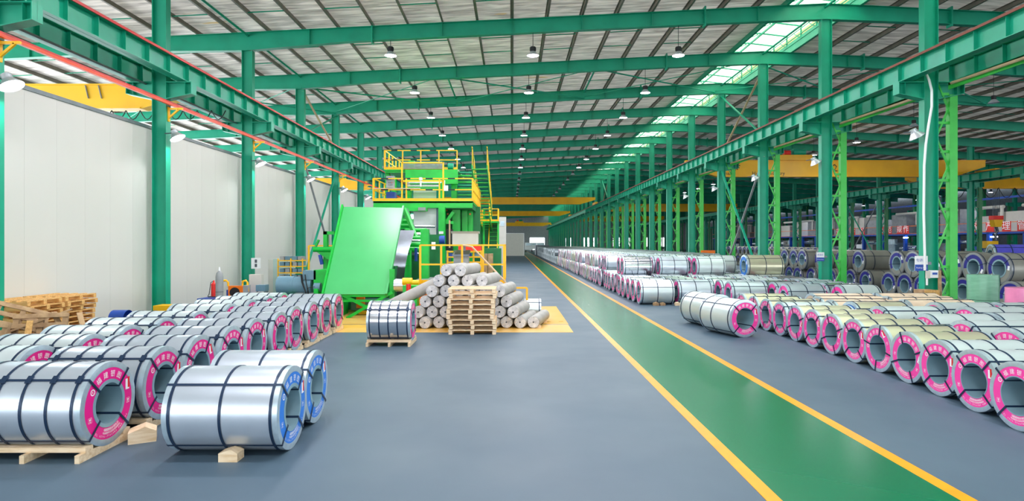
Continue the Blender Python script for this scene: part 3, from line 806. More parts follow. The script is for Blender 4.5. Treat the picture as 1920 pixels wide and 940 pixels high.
stack_row(2, 8.2, [21.7+.94*(i+.5) for i in range(5, 14) if i != 8], 1, Z2)
stack_row(3, 9.25, seq(20.4, 16, .94), 0, .457)
stack_row(3, 9.6, [20.4+.94*(i+.5) for i in range(9, 15)], 1, Z2)
stack_row(4, 10.75, seq(19.9, 15, .94), 0, .457)
place(colBM, USED, (10.35+.8, 27.0-.16, .457+.81), (0,0,PI), 'champagne coil with blue ring, topmost at the right end of the walkway stack')
# the rest of the field, too far to tell apart
b = mb()
for row, X in enumerate((4.7,6.2,7.7,9.2,10.7)):
    Y0 = {0:64.2,1:47.5,2:37,3:35.7,4:34.2}[row]; Y = Y0
    while Y < 112:
        for tz in ((0,1) if random.random() < .75 else (0,)):
            q = mb().lathe([(0,.23),(0,.455),(1.25,.455),(1.25,.23)], 12, 'x'); yy = Y+(.47 if tz else 0)
            b.add([(v[0]+X, v[1]+yy, v[2]+.457+tz*.785) for v in q.v], q.f)
        Y += .94
o = b.build('far_coil_field', mat('far_wrap', (150,162,170), .35, metal=.5, var=.2, scale=1.2)); o['kind'] = 'stuff'; tag(o, 'hundreds of tiny far coils at the end of the walkway stack', 'coils')
# grey coils in the second bay
cG = [make_coil(.525, 1.35, 'greyc', 'purple', bands=(-.95,0,.95), detail=1, arc=(-.35, PI+.2), axial=3, sticker=False), make_coil(.525, 1.35, 'greyc', 'purple', bands=(-.95,.3,.95), detail=1, arc=(.1, PI+.6), axial=3, sticker=False)]
cGf = [make_coil(.525, 1.35, 'greyc', 'purple', detail=0, arc=(-.2, PI+.3), sticker=False)]
def grow(X, Ys, name, protos, tiers=2):
    for t in range(tiers):
        for i, Y in enumerate(Ys[:len(Ys)-t]):
            yy = Y+t*.535
            if X is None: Xv = 15.3+max(0, min(1.1, (31.5-yy)*.4))
            else: Xv = X
            lab = f'indigo labelled grey coil, {ORD[min(i,19)]} in the {"lower" if t==0 else "upper"} tier, {name}'
            place(random.choice(protos), USED, (Xv+.675+random.uniform(-.04,.04), yy, .527+t*.91), (random.uniform(-.5,.5),0,PI), lab, f'{name}, {"lower" if t==0 else "upper"} tier')
grow(16.3, seq(19.6, 7, 1.07), 'near pyramid by the nearest column', cG)
grow(None, seq(27.9, 10, 1.07), 'pyramid behind the second column', cG)
grow(18.4, seq(25.0, 4, 1.07), 'short pyramid behind the others', cG)
grow(23.5, seq(46, 19, 1.1), 'distant pyramid', cGf)
M['violet'] = mat('violet_film', (86,84,196), .25, var=.06)
r = make_coil(.42, 1.15, 'violet', 'greyc', bands=(-.95,0,.95), detail=1, sticker=False)
r.location = (19.3, 23.4, 1.83); r.rotation_euler = (0,0,PI-.3); r['label'] = 'coil in shiny violet blue wrapping lying above the grey coils'
r = make_coil(.70, 1.3, 'greyc', 'greyc', bands=(-.95,0,.95), detail=1, sticker=False)
r.location = (19.3, 23.4, .705); r.rotation_euler = (0,0,PI-.3); r['label'] = 'big grey coil on the floor carrying the violet blue one'
# ================================================================== LEFT SIDE: PALLETS
def make_pallet(Wx, Wy, m, h=.125, nb=5, alongx=True):
    r = thing('pallet', '', 'pallet', (0,0,0), local=True)
    for i in range(3):
        y = -Wy/2+.05+i*(Wy-.1)/2 if alongx else 0
        x = -Wx/2+.05+i*(Wx-.1)/2
        mb().box(x-.045,x+.045,-Wy/2,Wy/2,.0,h-.04).build('stringer', M[m], r)
    for i in range(nb):
        y = -Wy/2+.05+i*(Wy-.1)/(nb-1)
        mb().box(-Wx/2,Wx/2,y-.045,y+.045,h-.039,h-.016).build('deck_board', M[m], r)
    cache(r); return r
pf = make_pallet(1.2, .92, 'wood', .13)
for i in range(9):
    j = 0 if i in (0,) else random.uniform(-.05,.05)
    place(pf, USED, (-1.0+j, 15.55, .132*i*.985), (0,0,random.uniform(-.015,.015) if i else 0), f'fresh pine pallet, {["bottom","second from bottom","third from bottom","fourth from bottom","middle","fourth from top","third from top","second from top","top"][i]} of the stack before the film rolls', 'pallets stacked before the rolls')
pg_ = make_pallet(1.0, 1.0, 'wood2', .12, 5)
for s_, (yy, zn) in enumerate(((13.2,'camera side'),(14.28,'far side'))):
    for i in range(9):
        place(pg_, USED, (-10.72+random.uniform(-.03,.03), yy+random.uniform(-.02,.02), .121*i), (0,0,PI/2+random.uniform(-.02,.02)), f'golden pine pallet in the {zn} stack by the wall, layer {["one","two","three","four","five","six","seven","eight","nine"][i]} from below', f'golden pallets, {zn} stack')
pw = make_pallet(.9, .9, 'wood3', .12, 5)
def pl_rot(X, Y, Z, r, lab): place(pw, USED, (X, Y, Z), r, lab, 'loose weathered pallets')
pl_rot(-9.35, 11.9, .45, (1.15,0,.4), 'weathered pallet leaning steeply before the golden stack')
pl_rot(-9.7, 10.9, .43, (1.2,.1,.1), 'weathered pallet leaning at the left picture edge')
pl_rot(-9.9, 12.0, .6, (1.05,.35,.7), 'weathered pallet tilted over the leaning ones')
for i, (p, q) in enumerate((((-8.6,11.8,.02),(-9.3,12.2,.9)),((-8.4,12.0,.02),(-9.0,12.5,.85)),((-8.75,11.6,.02),(-9.5,12.0,.7)),((-10.0,11.4,.45),(-9.0,12.3,.95)),((-9.2,11.3,.02),(-9.3,11.6,.8)))):
    tag(mb().bar(p, q, .1, .025).build('loose_board', M['wood3' if i != 4 else 'wood2']), f'loose weathered board leaning on the pallets, {ORD[i]} from the right' if i else 'loose weathered board leaning on the pallets, rightmost', 'board', 'loose boards')
# blue ring band
r = thing('steel_ring', 'short blue steel ring lying on edge by the white wall', 'ring', (-10.6, 16.3, 0))
mb().lathe([(-.2,.235),(.2,.235),(.2,.242),(-.2,.242)], 36, 'x').build('ring', M['blue'], r, True, world=False).location = (0,0,.243)
o = mb().box(-10.75,-10.1,18.0,18.5,0,.42).build('yellow_plinth', M['yellow']); tag(o, 'yellow box guarding the foot of the second left column', 'guard box')
# hydraulic unit ------------------------------------------------------
Yh = 19.3
r = thing('hydraulic_unit', 'blue hydraulic power unit with pipes behind the coils at the wall', 'hydraulic unit', (-9.1, Yh, 0))
mb().box(zx(374,Yh),zx(482,Yh),Yh,Yh+1.0,.1,zz(563,Yh)).build('tank', M['blue'], r)
mb().box(zx(371,Yh),zx(484,Yh),Yh-.05,Yh+1.05,zz(563,Yh),zz(560,Yh)).build('tank_lid', M['blue'], r)
mb().box(zx(425,Yh),zx(453,Yh),Yh+.1,Yh+.3,zz(561,Yh),zz(537,Yh)).build('cooler', M['orange'], r, label='orange oil cooler')
b = mb(); b.lathe([(Yh+.07,.001),(Yh+.07,.155),(Yh+.1,.16),(Yh+.1,.001)], 28, 'y'); b.v = [(v[0]+zx(437.5,Yh), v[1], v[2]+zz(549,Yh)) for v in b.v]; b.build('cooler_fan', M['black'], r)
mb().box(zx(453,Yh),zx(460,Yh),Yh+.1,Yh+.4,zz(560,Yh),zz(536,Yh)).build('radiator', M['grey'], r)
for pts in (((416,527),(424,526),(428,530),(428,537)),((455,537),(455,528),(461,526),(464,530),(465,545),(463,556))):
    mb().tube([at(x,y,Yh+.25) for x, y in pts], .035, 8).build('pipe', M['yellow'], r, True)
mb().box(zx(472,Yh),zx(490,Yh),Yh+.3,Yh+.6,zz(548,Yh),zz(536,Yh)).build('pump_motor', M['skyblue'], r)
mb().cyl(at(472,552,Yh+.3),at(489,551,Yh+.3),.035,10).build('filter', M['red'], r)
mb().cyl((zx(420,Yh),Yh+.3,zz(560,Yh)),(zx(420,Yh),Yh+.3,zz(545,Yh)),.06,12).build('valve_block', M['blue'], r)
b = mb()
for k in range(4): b.tube([at(448+k*3,553,Yh-.02), at(458+k*4,560,Yh-.05), at(470+k*5,558,Yh), at(483+k,546+k*3,Yh+.1), at(486,566,Yh)], .012, 6)
b.build('hose', M['black'], r)
o = mb().box(zx(467,20.3),zx(490,20.3),20.3,20.5,0,zz(515,20.3)).build('electric_box', M['beige']); tag(o, 'small grey electric box standing behind the hydraulic unit', 'electric box')
r = thing('gas_cylinder', 'tall silver gas cylinder before the blue hydraulic unit', 'gas cylinder', (zx(411.5,18.4), 18.4, 0))
mb().lathe([(0,.001),(0,.11),(1.25,.11),(1.38,.09),(1.45,.03),(1.45,.001)], 28, 'z').build('body', M['grey'], r, True, world=False)
mb().lathe([(.8,.111),(.8,.114),(.815,.114),(.815,.111)], 28, 'z').build('band', M['dsteel'], r, world=False)
mb().lathe([(1.45,.03),(1.55,.02),(1.57,.001)], 12, 'z', False).build('valve', M['white'], r, True, world=False)
r = thing('fire_extinguisher', 'red extinguisher standing beside the silver gas cylinder', 'extinguisher', (zx(401,19.8), 19.8, .55))
mb().lathe([(.0,.001),(.0,.085),(.4,.085),(.46,.03),(.52,.02),(.52,.001)], 20, 'z').build('body', M['red'], r, True, world=False)
mb().tube([(0,0,.5),(-.1,0,.45),(-.16,0,.05),(-.2,0,0)], .012, 6).build('hose', M['black'], r, world=False)
mb().box(-.15,.15,-.1,.1,-.55,0).build('stand', M['dsteel'], r, world=False)
# cabinets and rack near the wall
Yc = 25.5
r = thing('switch_cabinet', 'pale green switch cabinet by the white wall', 'cabinet', (zx(522,Yc), Yc, 0))
mb().box(zx(503,Yc),zx(512,Yc),Yc,Yc+.6,.05,zz(487,Yc)).build('side_panel', M['beige'], r)
mb().box(zx(512,Yc),zx(541,Yc),Yc,Yc+.6,.05,zz(486,Yc)).build('door', M['pale'], r)
mb().box(zx(503,Yc),zx(541,Yc),Yc,Yc+.6,0,.05).build('plinth', M['grey'], r)
r = thing('wall_box', 'white vented box on the third left column', 'wall box', (zx(478,24.6), 24.6, 1.3))
mb().box(zx(473,24.6),zx(483,24.6),24.5,24.9,zz(504,24.6),zz(484,24.6)).build('casing', M['white'], r)
mb().box(zx(478,24.5),zx(482,24.5),24.48,24.5,zz(493,24.5),zz(487,24.5)).box(zx(478,24.5),zx(482,24.5),24.48,24.5,zz(501,24.5),zz(495,24.5)).build('vent', M['dsteel'], r)
Yk = 24.4
r = thing('parts_rack', 'yellow shelving rack holding grey bins behind the motor', 'rack', (zx(544,Yk), Yk, 0))
for x in (521,545,567):
    mb().box(zx(x,Yk)-.02,zx(x,Yk)+.02,Yk,Yk+.04,0,zz(485,Yk)).build('post', M['yellow'], r)
for y in (489,500,512,524):
    mb().box(zx(521,Yk),zx(567,Yk),Yk-.02,Yk+.5,zz(y,Yk)-.02,zz(y,Yk)+.02).build('shelf', M['yellow'], r)
for j, y in enumerate((489,500,512,524)):
    for i, x in enumerate((524,534,548,558)):
        o = mb().box(zx(x,Yk),zx(x+8,Yk),Yk+.03,Yk+.4,zz(y,Yk)+.021,zz(y,Yk)+.17).build('parts_bin', M['skyblue'] if (i+j) % 3 else M['grey'])
        tag(o, f'grey blue bin on the {["top","second","third","lowest"][j]} rack shelf, {["leftmost","second","third","rightmost"][i]}', 'bin', 'bins on the yellow rack')
# ================================================================== MACHINE
def green(b, name, parent, m='mgreen', **k): return b.build(name, M[m], parent, **k)
# uncoiler drive
Ym = 18.9
r = thing('uncoiler_drive', 'grey blue electric motor on green base driving the uncoiler', 'motor', (zx(560,Ym), Ym, 0))
cz_ = zz(537,Ym)
mb().cyl((zx(515,Ym),Ym+.35,cz_),(zx(546,Ym),Ym+.35,cz_),.30,32).build('motor_shell', M['skyblue'], r, True)
mb().cyl((zx(546,Ym),Ym+.35,cz_),(zx(580,Ym),Ym+.35,cz_),.285,32).build('motor_frame', M['skyblue'], r, True)
b = mb().lathe([(zx(513,Ym),.2),(zx(515.5,Ym),.3),(zx(517,Ym),.303),(zx(517,Ym),.3)],32,'x',False); b.v = [(v[0], v[1]+Ym+.35, v[2]+cz_) for v in b.v]; b.build('fan_cowl', M['skyblue'], r, True)

mb().box(zx(565,Ym),zx(590,Ym),Ym+.1,Ym+.55,cz_+.2,zz(508,Ym)).build('terminal_box', M['skyblue'], r)
mb().box(zx(552,Ym),zx(590,Ym),Ym,Ym+.7,zz(560,Ym),cz_-.22).build('motor_foot', M['grey'], r)
mb().box(zx(538,Ym),zx(640,Ym),Ym-.1,Ym+.8,0,zz(559,Ym)).build('base_frame', M['mgreen'], r)
mb().box(zx(586,Ym),zx(640,Ym),Ym+.1,Ym+1.2,zz(557,Ym),zz(507,Ym)).build('gearbox', M['mgreen'], r)
mb().cyl((zx(590,Ym),Ym-.02,zz(539,Ym)),(zx(602,Ym),Ym-.02,zz(539,Ym)),.14,18).build('coupling', M['skyblue'], r, True)
mb().box(zx(592,Ym),zx(600,Ym),Ym-.2,Ym-.1,.05,zz(541,Ym)).build('bracket', M['mgreen'], r)
b = mb()
for k, (x0,x1) in enumerate(((564,578),(572,580),(566,576))): b.tube([at(x0,515,Ym-.02), at(x0+2,530,Ym-.05), at((x0+x1)/2+2,548,Ym-.15), at(x1,568,Ym-.1)], .018, 6)
b.tube([at(590,538,Ym-.2),at(578,540,Ym-.25),at(576,550,Ym-.25),at(585,556,Ym-.25),at(596,555,Ym-.2)],.01,6)
b.build('cable', M['black'], r)
# swing arm frame
Yf = 20.6
r = thing('uncoiler_stand', 'green uncoiler arm with horizontal roller left of the tilted plate', 'machine arm', (zx(605,Yf), Yf, 0))
mb().box(zx(606,Yf),zx(613,Yf),Yf,Yf+.2,0,zz(434,Yf)).build('post', M['mgreen'], r)
mb().box(zx(627,Yf),zx(633,Yf),Yf,Yf+.2,0,zz(434,Yf)).build('post', M['mgreen'], r)
mb().box(zx(606,Yf),zx(640,Yf),Yf,Yf+.2,zz(440,Yf),zz(434,Yf)).build('crossbeam', M['mgreen'], r)
mb().cyl(at(588,468,Yf-.1),at(632,468,Yf-.1),.09,20).build('roller', M['mgreen'], r, True)
mb().prism([(zx(597,Yf),zz(473,Yf)),(zx(630,Yf),zz(473,Yf)),(zx(630,Yf),zz(486,Yf)),(zx(616,Yf),zz(486,Yf))],Yf-.15,Yf+.1,'y').build('gusset', M['mgreen'], r)
mb().bar(at(592,462,Yf-.1),at(598,450,Yf-.1),.12,.06).build('lever', M['mgreen'], r)
mb().bar(at(600,478,Yf-.12),at(604,496,Yf-.12),.1,.1).build('cylinder_ram', M['blue'], r)
# yellow guard behind
def railing(name, lab, pts, z0, z1, mids=1, dash=False, m='yellow', r_=.03, step=1.3):
    r = thing('guard_rail', lab, 'railing', (pts[0][0], pts[0][1], z0))
    L_ = 0
    for p, q in zip(pts[:-1], pts[1:]):
        P = Vector((p[0],p[1],0)); Q = Vector((q[0],q[1],0)); n = max(1, round((Q-P).length/step))
        for k in range(n+1):
            if k == 0 and p is not pts[0]: continue
            c = P.lerp(Q, k/n); mb().box(c.x-r_,c.x+r_,c.y-r_,c.y+r_,z0,z1).build('post', M[m], r)
        for j in range(mids+1):
            z = z1-(z1-z0)*j/(mids+1)
            mb().bar((P.x,P.y,z),(Q.x,Q.y,z),.05,.05).build('rail', M[m], r)
            if dash:
                k = .35
                while k < (Q-P).length-.4:
                    a = P+(Q-P).normalized()*k; c = P+(Q-P).normalized()*(k+.32)
                    mb().bar((a.x,a.y,z),(c.x,c.y,z),.054,.054).build('black_band', M['black'], r); k += 1.0
        mb().bar((P.x,P.y,z0+.06),(Q.x,Q.y,z0+.06),.02,.12).build('kick_plate', M[m], r)
    return r
railing('', 'yellow guard rail behind the uncoiler by the left column', [(zx(579,23.0),23.0),(zx(632,23.0),23.0)], 0, zz(461,23.0), 1, step=.75)
# tilted plate
r = thing('deflector_plate', 'large pale green tilted guide plate at the machine entry', 'machine plate', (zx(665,18.3), 18.3, 0))
TL, TR, BL, BR = at(645,389,20.6), at(757,391,20.6), at(608,553,18.4), at(725,553,18.4)
nrm = (TR-TL).cross(BL-TL).normalized()*(-.03)
b = mb(); vs = [BL,BR,TR,TL]; b.add([*vs, *[v+nrm for v in vs]], [(0,1,2,3),(7,6,5,4),(0,4,5,1),(1,5,6,2),(2,6,7,3),(3,7,4,0)]); b.build('plate', M['plate'], r)
mb().bar(BL+Vector((-.03,-.05,0)), TL+Vector((-.03,-.05,.05)), .05, .16, (0,1,0)).build('side_flange', M['mgreen'], r)
mb().bar(BR+Vector((.0,-.05,0)), TR+Vector((0,-.05,.05)), .06, .14, (0,1,0)).build('side_flange', M['plate'], r)
mb().bar(BL+Vector((0,.08,-.03)), BR+Vector((0,.08,-.03)), .1, .08).build('bottom_beam', M['mgreen'], r)
for x in (622, 735):
    mb().box(zx(x,18.6)-.07,zx(x,18.6)+.07,18.55,18.7,0,zz(505 if x > 700 else 553,18.6)).build('leg', M['mgreen'], r)
mb().bar(at(642,553,18.5),at(728,597,18.5),.05,.09).build('diagonal_brace', M['mgreen'], r)
mb().bar(at(650,597,18.45),at(736,548,18.45),.05,.09).build('diagonal_brace', M['mgreen'], r)
mb().box(zx(622,18.6),zx(740,18.6),18.5,18.62,zz(566,18.6),zz(562,18.6)).build('crossbar', M['mgreen'], r)
# strip of steel going under the plate and uncoiled coil
r = thing('entry_strip', 'grey steel sheet looping down behind the tilted plate', 'steel strip', (zx(750,20), 21, 0))
pts = [(23.2,zz(432,23.2)),(22.6,zz(450,22.6)),(21.8,zz(470,21.8)),(21.2,zz(495,21.2)),(20.9,zz(520,20.9)),(20.9,zz(535,20.9))]
b = mb(); vs = []
for Y, z in pts: vs += [(-4.9,Y,z),(-3.75,Y,z)]
b.add(vs, [(2*i,2*i+1,2*i+3,2*i+2) for i in range(len(pts)-1)]); b.build('sheet', M['dsteel'], r, True)
mb().cyl((-4.95,21.4,zz(548,21.4)),(zx(759,21.4),21.4,zz(548,21.4)),.4,36).build('coil', M['dsteel'], r, True)
# main tower ------------------------------------------------------
tw = thing('coating_tower', 'tall green processing tower with platforms and vertical white strip', 'machine tower', (-4, 26, 0))
def B(x0, x1, y0, y1, Y, d, name='frame_beam', m='mgreen', **k):
    return mb().box(zx(x0,Y),zx(x1,Y),Y,Y+d,zz(y0,Y),zz(y1,Y)).build(name, M[m], tw, **k)
def post(x0, x1, ytop, Y, d=.35, m='mgreen', z0=0, name='frame_post'):
    return mb().box(zx(x0,Y),zx(x1,Y),Y,Y+d,z0,zz(ytop,Y)).build(name, M[m], tw)
post(788,803,430,21.6); post(822,834,388,26.6,.4); post(755,768,388,27.6,.3)
post(848,862,385,27.8,.5); post(866,876,385,28.6,.5); post(878,886,385,29.2,.5)
post(762,770,345,29.5,.4,z0=4.2); post(822,832,345,29.5,.4,z0=4.2); post(766,776,300,31.5,.3,z0=5.2)
post(846,856,320,31.5,.4); post(722,730,320,31.5,.3); post(735,742,332,30.5,.3,z0=4.2)
B(760,858,318,345,30.6,.3); B(722,765,318,324,31.1,.3); B(722,858,316,320,31.0,5.0,'upper_deck')
B(700,886,378,390,27.0,.3,'deck_beam'); 
mb().box(zx(700,27),zx(886,27),27.0,30.5,4.1,4.19).build('middle_deck', M['mgreen'], tw)
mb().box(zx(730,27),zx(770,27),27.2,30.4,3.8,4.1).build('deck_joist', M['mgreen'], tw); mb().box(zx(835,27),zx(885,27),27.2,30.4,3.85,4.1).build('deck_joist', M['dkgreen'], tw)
B(756,800,390,396,26.8,.3); B(833,850,415,420,27.0,.2); 
mb().bar(at(834,420,27.2),at(850,398,27.2),.1,.14).build('knee_brace', M['mgreen'], tw)
mb().bar(at(758,392,24.5),at(792,475,23.5),.1,.16).build('stair_stringer', M['mgreen'], tw)
mb().bar(at(762,392,25.3),at(790,470,24.4),.1,.12).build('stair_stringer', M['dkgreen'], tw)
for k in range(9): 
    t = k/9; p = at(758,392,24.5).lerp(at(792,475,23.5), t); mb().box(p.x-.7,p.x,p.y+.1,p.y+.35,p.z-.02,p.z+.02).build('stair_tread', M['mgreen'], tw)
# white vertical strip
mb().box(zx(775,29.8),zx(818,29.8),29.8,29.82,zz(378,29.8),zz(343,29.8)).build('white_strip', M['wall'], tw, label='pale steel strip above the middle platform')
mb().box(zx(775,27.35),zx(818,27.35),27.35,27.37,zz(460,27.35),zz(391,27.35)).build('white_strip', M['white'], tw, label='pale steel strip running down below the platform')
mb().box(zx(818.5,27.5),zx(823,27.5),27.4,27.9,zz(455,27.5),zz(392,27.5)).build('strip_edge_duct', M['skyblue'], tw)
mb().cyl(at(764,349,29.3),at(824,349,29.3),.19,24).build('top_roller', M['steel'], tw, True)
mb().cyl(at(768,343,29.0),at(828,343,29.0),.07,16).build('guide_roller', M['steel'], tw, True)
for i, (x0,x1,y,Y,rr,mm) in enumerate(((768,816,425,26.5,.06,'steel'),(760,800,432,24.2,.08,'mgreen'),(757,806,440,24.0,.07,'steel'),(760,806,447,23.8,.09,'mgreen'),(762,800,452,23.6,.06,'steel'),(764,800,459,23.4,.10,'mgreen'),(764,790,468,23.2,.10,'mgreen'),(766,785,476,23.2,.06,'steel'),(752,775,415,25.4,.1,'mgreen'),(752,775,424,25.2,.08,'mgreen'),(775,818,416,28.5,.04,'white'))):
    mb().cyl(at(x0,y,Y),at(x1,y,Y),rr,18).build('roller', M[mm], tw, True)
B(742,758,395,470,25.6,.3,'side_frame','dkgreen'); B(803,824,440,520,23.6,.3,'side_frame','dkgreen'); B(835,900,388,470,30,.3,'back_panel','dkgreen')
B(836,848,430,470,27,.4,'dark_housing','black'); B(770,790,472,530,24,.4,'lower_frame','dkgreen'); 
post(745,750,470,22.0,.12); post(768,771,470,21.4,.1)
B(745,771,497,500,21.5,.08); B(745,771,520,523,21.5,.08)
mb().cyl(at(780,465,22.2),at(780,490,22.2),.06,12).build('blue_pipe', M['blue'], tw, True)
b = mb(); b.lathe([(-.1,.001),(-.1,.16),(.1,.16),(.1,.001)],20,'x'); b.v=[(v[0]+zx(829,23),v[1]+23,v[2]+zz(450,23)) for v in b.v]; b.build('blue_motor', M['blue'], tw, True)
B(809,816,454,460,21.2,.1,'gauge_box','white'); B(809,816,462,468,21.2,.1,'gauge_box','white')
B(823,831,434,439,26.4,.1,'gauge_box','white')
for (x,y) in ((836,393),(838,400),(848,394),(880,400)): B(x,x+3,y,y+3,28.5,.1,'orange_box','orange')
mb().bar(at(843,413,26),at(843,465,26),.06,.06).build('standpipe', M['tan'], tw)
# middle platform items
B(724,739,330,352,27.05,.2,'control_box','grey'); 
for i in range(6): B(728+(i%3)*3,729.4+(i%3)*3,342+4*(i//3),343.4+4*(i//3),27.02,.03,'push_button','red' if i == 2 else 'dsteel')
B(728,734,333,337,27.02,.03,'display','blue'); B(724,740,360,377,27.3,.5,'blue_cabinet','blue')
B(832,840,348,358,26.9,.1,'notice_board','white'); mb().box(zx(833,26.9),zx(834,26.9),26.95,27.0,zz(358,26.9),zz(338,26.9)).build('notice_post', M['white'], tw)
mb().cyl(at(789,350,26.9),at(789,338,26.9),.035,8).build('camera_post', M['white'], tw); mb().cyl(at(789,338,26.9),at(789,333,26.9),.08,12).build('signal_lamp', M['white'], tw, True)
mb().cyl(at(700,354,26.9),at(788,354,26.9),.025,8).build('conduit', M['tan'], tw)
B(784,798,389,395,26.75,.2,'junction_box','grey')
# upper platform grille
b = mb()
for k in range(7): b.box(zx(756,30.8),zx(830,30.8),30.8,30.83,zz(316-2*k,30.8)-.02,zz(316-2*k,30.8)+.02)
b.build('grille', M['grey'], tw)
mb().cyl(at(840,312,31),at(850,312,31),.16,16).build('fan_motor', M['teal'], tw, True)
# green louvres right of the tower
for k in range(9): B(858,884,322+6*k,325+6*k,32,.35,'louvre','mgreen' if k % 2 else 'teal')
# railings
zf, zr = 4.19, zz(335,27)
railing('', 'yellow and black guard rail along the front of the middle platform', [(zx(700,27),27.0),(zx(886,27),27.0)], zf, zr, 1, True, step=1.45)
railing('', 'yellow guard rail on the left side of the middle platform', [(zx(700,27),27.15),(zx(700,27),31.5)], zf, zr, 1, step=1.0)
railing('', 'yellow guard rail on the right side of the middle platform', [(zx(886,27),27.15),(zx(886,27),33.5)], zf, zr, 1, step=.8)
zf2 = zz(318,31)
railing('', 'yellow and black guard rail along the front of the top platform', [(zx(721,31),31.0),(zx(857,31),31.0)], zf2, zf2+.98, 1, True, step=1.0)
railing('', 'yellow guard rail on the left side of the top platform', [(zx(721,31),31.15),(zx(721,31),36)], zf2, zf2+.98, 1, step=1.0)
r = thing('support_frame', 'tall yellow pipe frame standing on the middle platform', 'frame', (zx(753,26.9), 26.9, 4.19))
for x in (753.5, 831): mb().box(zx(x,28.3)-.035,zx(x,28.3)+.035,28.3,28.37,4.19,zz(304,28.3)).build('post', M['yellow'], r)
mb().box(zx(753.5,28.3),zx(831,28.3),28.3,28.37,zz(304,28.3)-.06,zz(304,28.3)).build('top_rail', M['yellow'], r)
mb().box(zx(753.5,28.3),zx(831,28.3),28.3,28.37,zz(338,28.3)-.08,zz(338,28.3)).build('middle_rail', M['yellow'], r)
# stair towers right
st = thing('access_stair', 'green steel stairs with yellow railings on the right of the tower', 'stairs', (-1.9, 32, 0))
def flight(x0, Y0, z0, x1, Y1, z1, w, n):
    for k in range(n):
        t = (k+.5)/n; mb().box(x0,x0+w,Y0+(Y1-Y0)*t-.13,Y0+(Y1-Y0)*t+.13,z0+(z1-z0)*t-.02,z0+(z1-z0)*t+.02).build('tread', M['mgreen'], st)
    for xx in (x0, x0+w):
        mb().bar((xx,Y0,z0),(xx,Y1,z1),.04,.22).build('stringer', M['mgreen'], st)
        mb().bar((xx,Y0,z0+1.0),(xx,Y1,z1+1.0),.045,.045).build('handrail', M['yellow'], st)
        for k in range(6):
            t = (k+.2)/5.5; Y = Y0+(Y1-Y0)*t; z = z0+(z1-z0)*t; mb().box(xx-.02,xx+.02,Y-.02,Y+.02,z,z+1.0).build('baluster', M['yellow'], st)
flight(zx(885,30), 30.0, 6.1, 0, 37.5, 3.9, .75, 13)
flight(zx(890,37.5)+.2, 37.6, 4.1, 0, 43.2, 3.2, .7, 6)
mb().box(zx(905,41),zx(935,41),41,43.4,zz(415,41)-.1,zz(415,41)).build('landing', M['mgreen'], st)
for x in (884,907,934): mb().box(zx(x,41)-.06,zx(x,41)+.06,41.1,41.25,0,zz(394,41) if x != 934 else zz(415,41)).build('post', M['mgreen'], st)
flight(zx(918,43), 43.4, zz(415,41), 0, 40.2, .3, .6, 12)
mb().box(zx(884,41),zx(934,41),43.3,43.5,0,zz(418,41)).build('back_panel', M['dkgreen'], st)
railing('', 'yellow railing of the small landing at the foot of the upper stairs', [(zx(905,41),41.0),(zx(935,41),41.0)], zz(415,41), zz(392,41), 1, step=1.2)
# lower operator platform
YD = 18.9; zd = 1.02
op = thing('operator_platform', 'orange fronted operator platform behind the film rolls', 'platform', (-1.6, YD, 0))
mb().box(zx(760,YD),zx(946,YD),YD,YD+3.6,zd-.06,zd).build('deck', M['grey'], op)
mb().box(zx(760,YD),zx(815,YD),YD-.04,YD,.0,zd-.06).build('front_fascia', M['orange'], op)
mb().box(zx(815,YD),zx(946,YD),YD-.04,YD,.0,zd-.02).build('front_fascia', M['yellow'], op)
mb().box(zx(940,YD),zx(946,YD),YD,YD+3.6,0,zd-.06).build('side_fascia', M['beige'], op)
for k in range(4): mb().box(zx(946,YD),zx(946,YD)+.28*(4-k)*.5,YD-.0,YD+.9,.22*k,.22*k+.05).build('step', M['yellow'], op)
railing('', 'yellow guard rail on the front of the operator platform', [(zx(788,YD),YD),(zx(945,YD),YD)], zd, zz(460,YD), 1, step=.62)
railing('', 'yellow guard rail on the right side of the operator platform', [(zx(945,YD),YD+.1),(zx(945,YD),YD+3.5)], zd, zz(460,YD), 1, step=1.1)
o = mb().tube([at(868,460,18.6),at(885,463,18.55),at(943,524,18.1),at(948,530,18.1),at(949,545,18.1),at(949,603,18.1)], .03, 8).build('stair_handrail', M['tan']); tag(o, 'pale diagonal handrail descending from the operator platform', 'handrail')
railing('', 'short yellow railing beside the film rolls on the right', [(zx(965,18.2),18.2),(zx(988,18.2),18.2)], 0, zz(540,18.2), 1, step=.5)
# console
Yq = 21.0
r = thing('control_console', 'beige control console with hooded screen on the operator platform', 'console', (zx(870,Yq), Yq, zd))
mb().box(zx(848,Yq),zx(896,Yq),Yq,Yq+.5,zz(459,Yq),zz(438,Yq)).build('screen_hood', M['beige'], r)
mb().prism([(Yq-.12,zz(434,Yq)),(Yq+.5,zz(434,Yq)),(Yq+.5,zz(438,Yq)),(Yq,zz(438,Yq))],zx(846,Yq),zx(898,Yq),'x').build('hood_visor', M['beige'], r)
mb().box(zx(852,Yq),zx(879,Yq),Yq-.3,Yq+.3,zd,zz(476,Yq)).build('desk', M['grey'], r)
mb().prism([(Yq-.4,zz(477,Yq)),(Yq+.35,zz(469,Yq)),(Yq+.35,zz(472,Yq)),(Yq-.4,zz(480,Yq))],zx(850,Yq),zx(881,Yq),'x').build('desk_top', M['dsteel'], r)
mb().box(zx(868,Yq),zx(872,Yq),Yq+.2,Yq+.3,zd,zz(459,Yq)).build('stand', M['grey'], r)
r = thing('tool_rack', 'yellow tool rack with red panels behind the control desk', 'rack', (zx(872,23), 22.2, zd))
Yt = 22.2
for x in (839, 868, 888, 902): mb().box(zx(x,Yt)-.03,zx(x,Yt)+.03,Yt,Yt+.06,zd,zz(470,Yt)).build('post', M['yellow'], r)
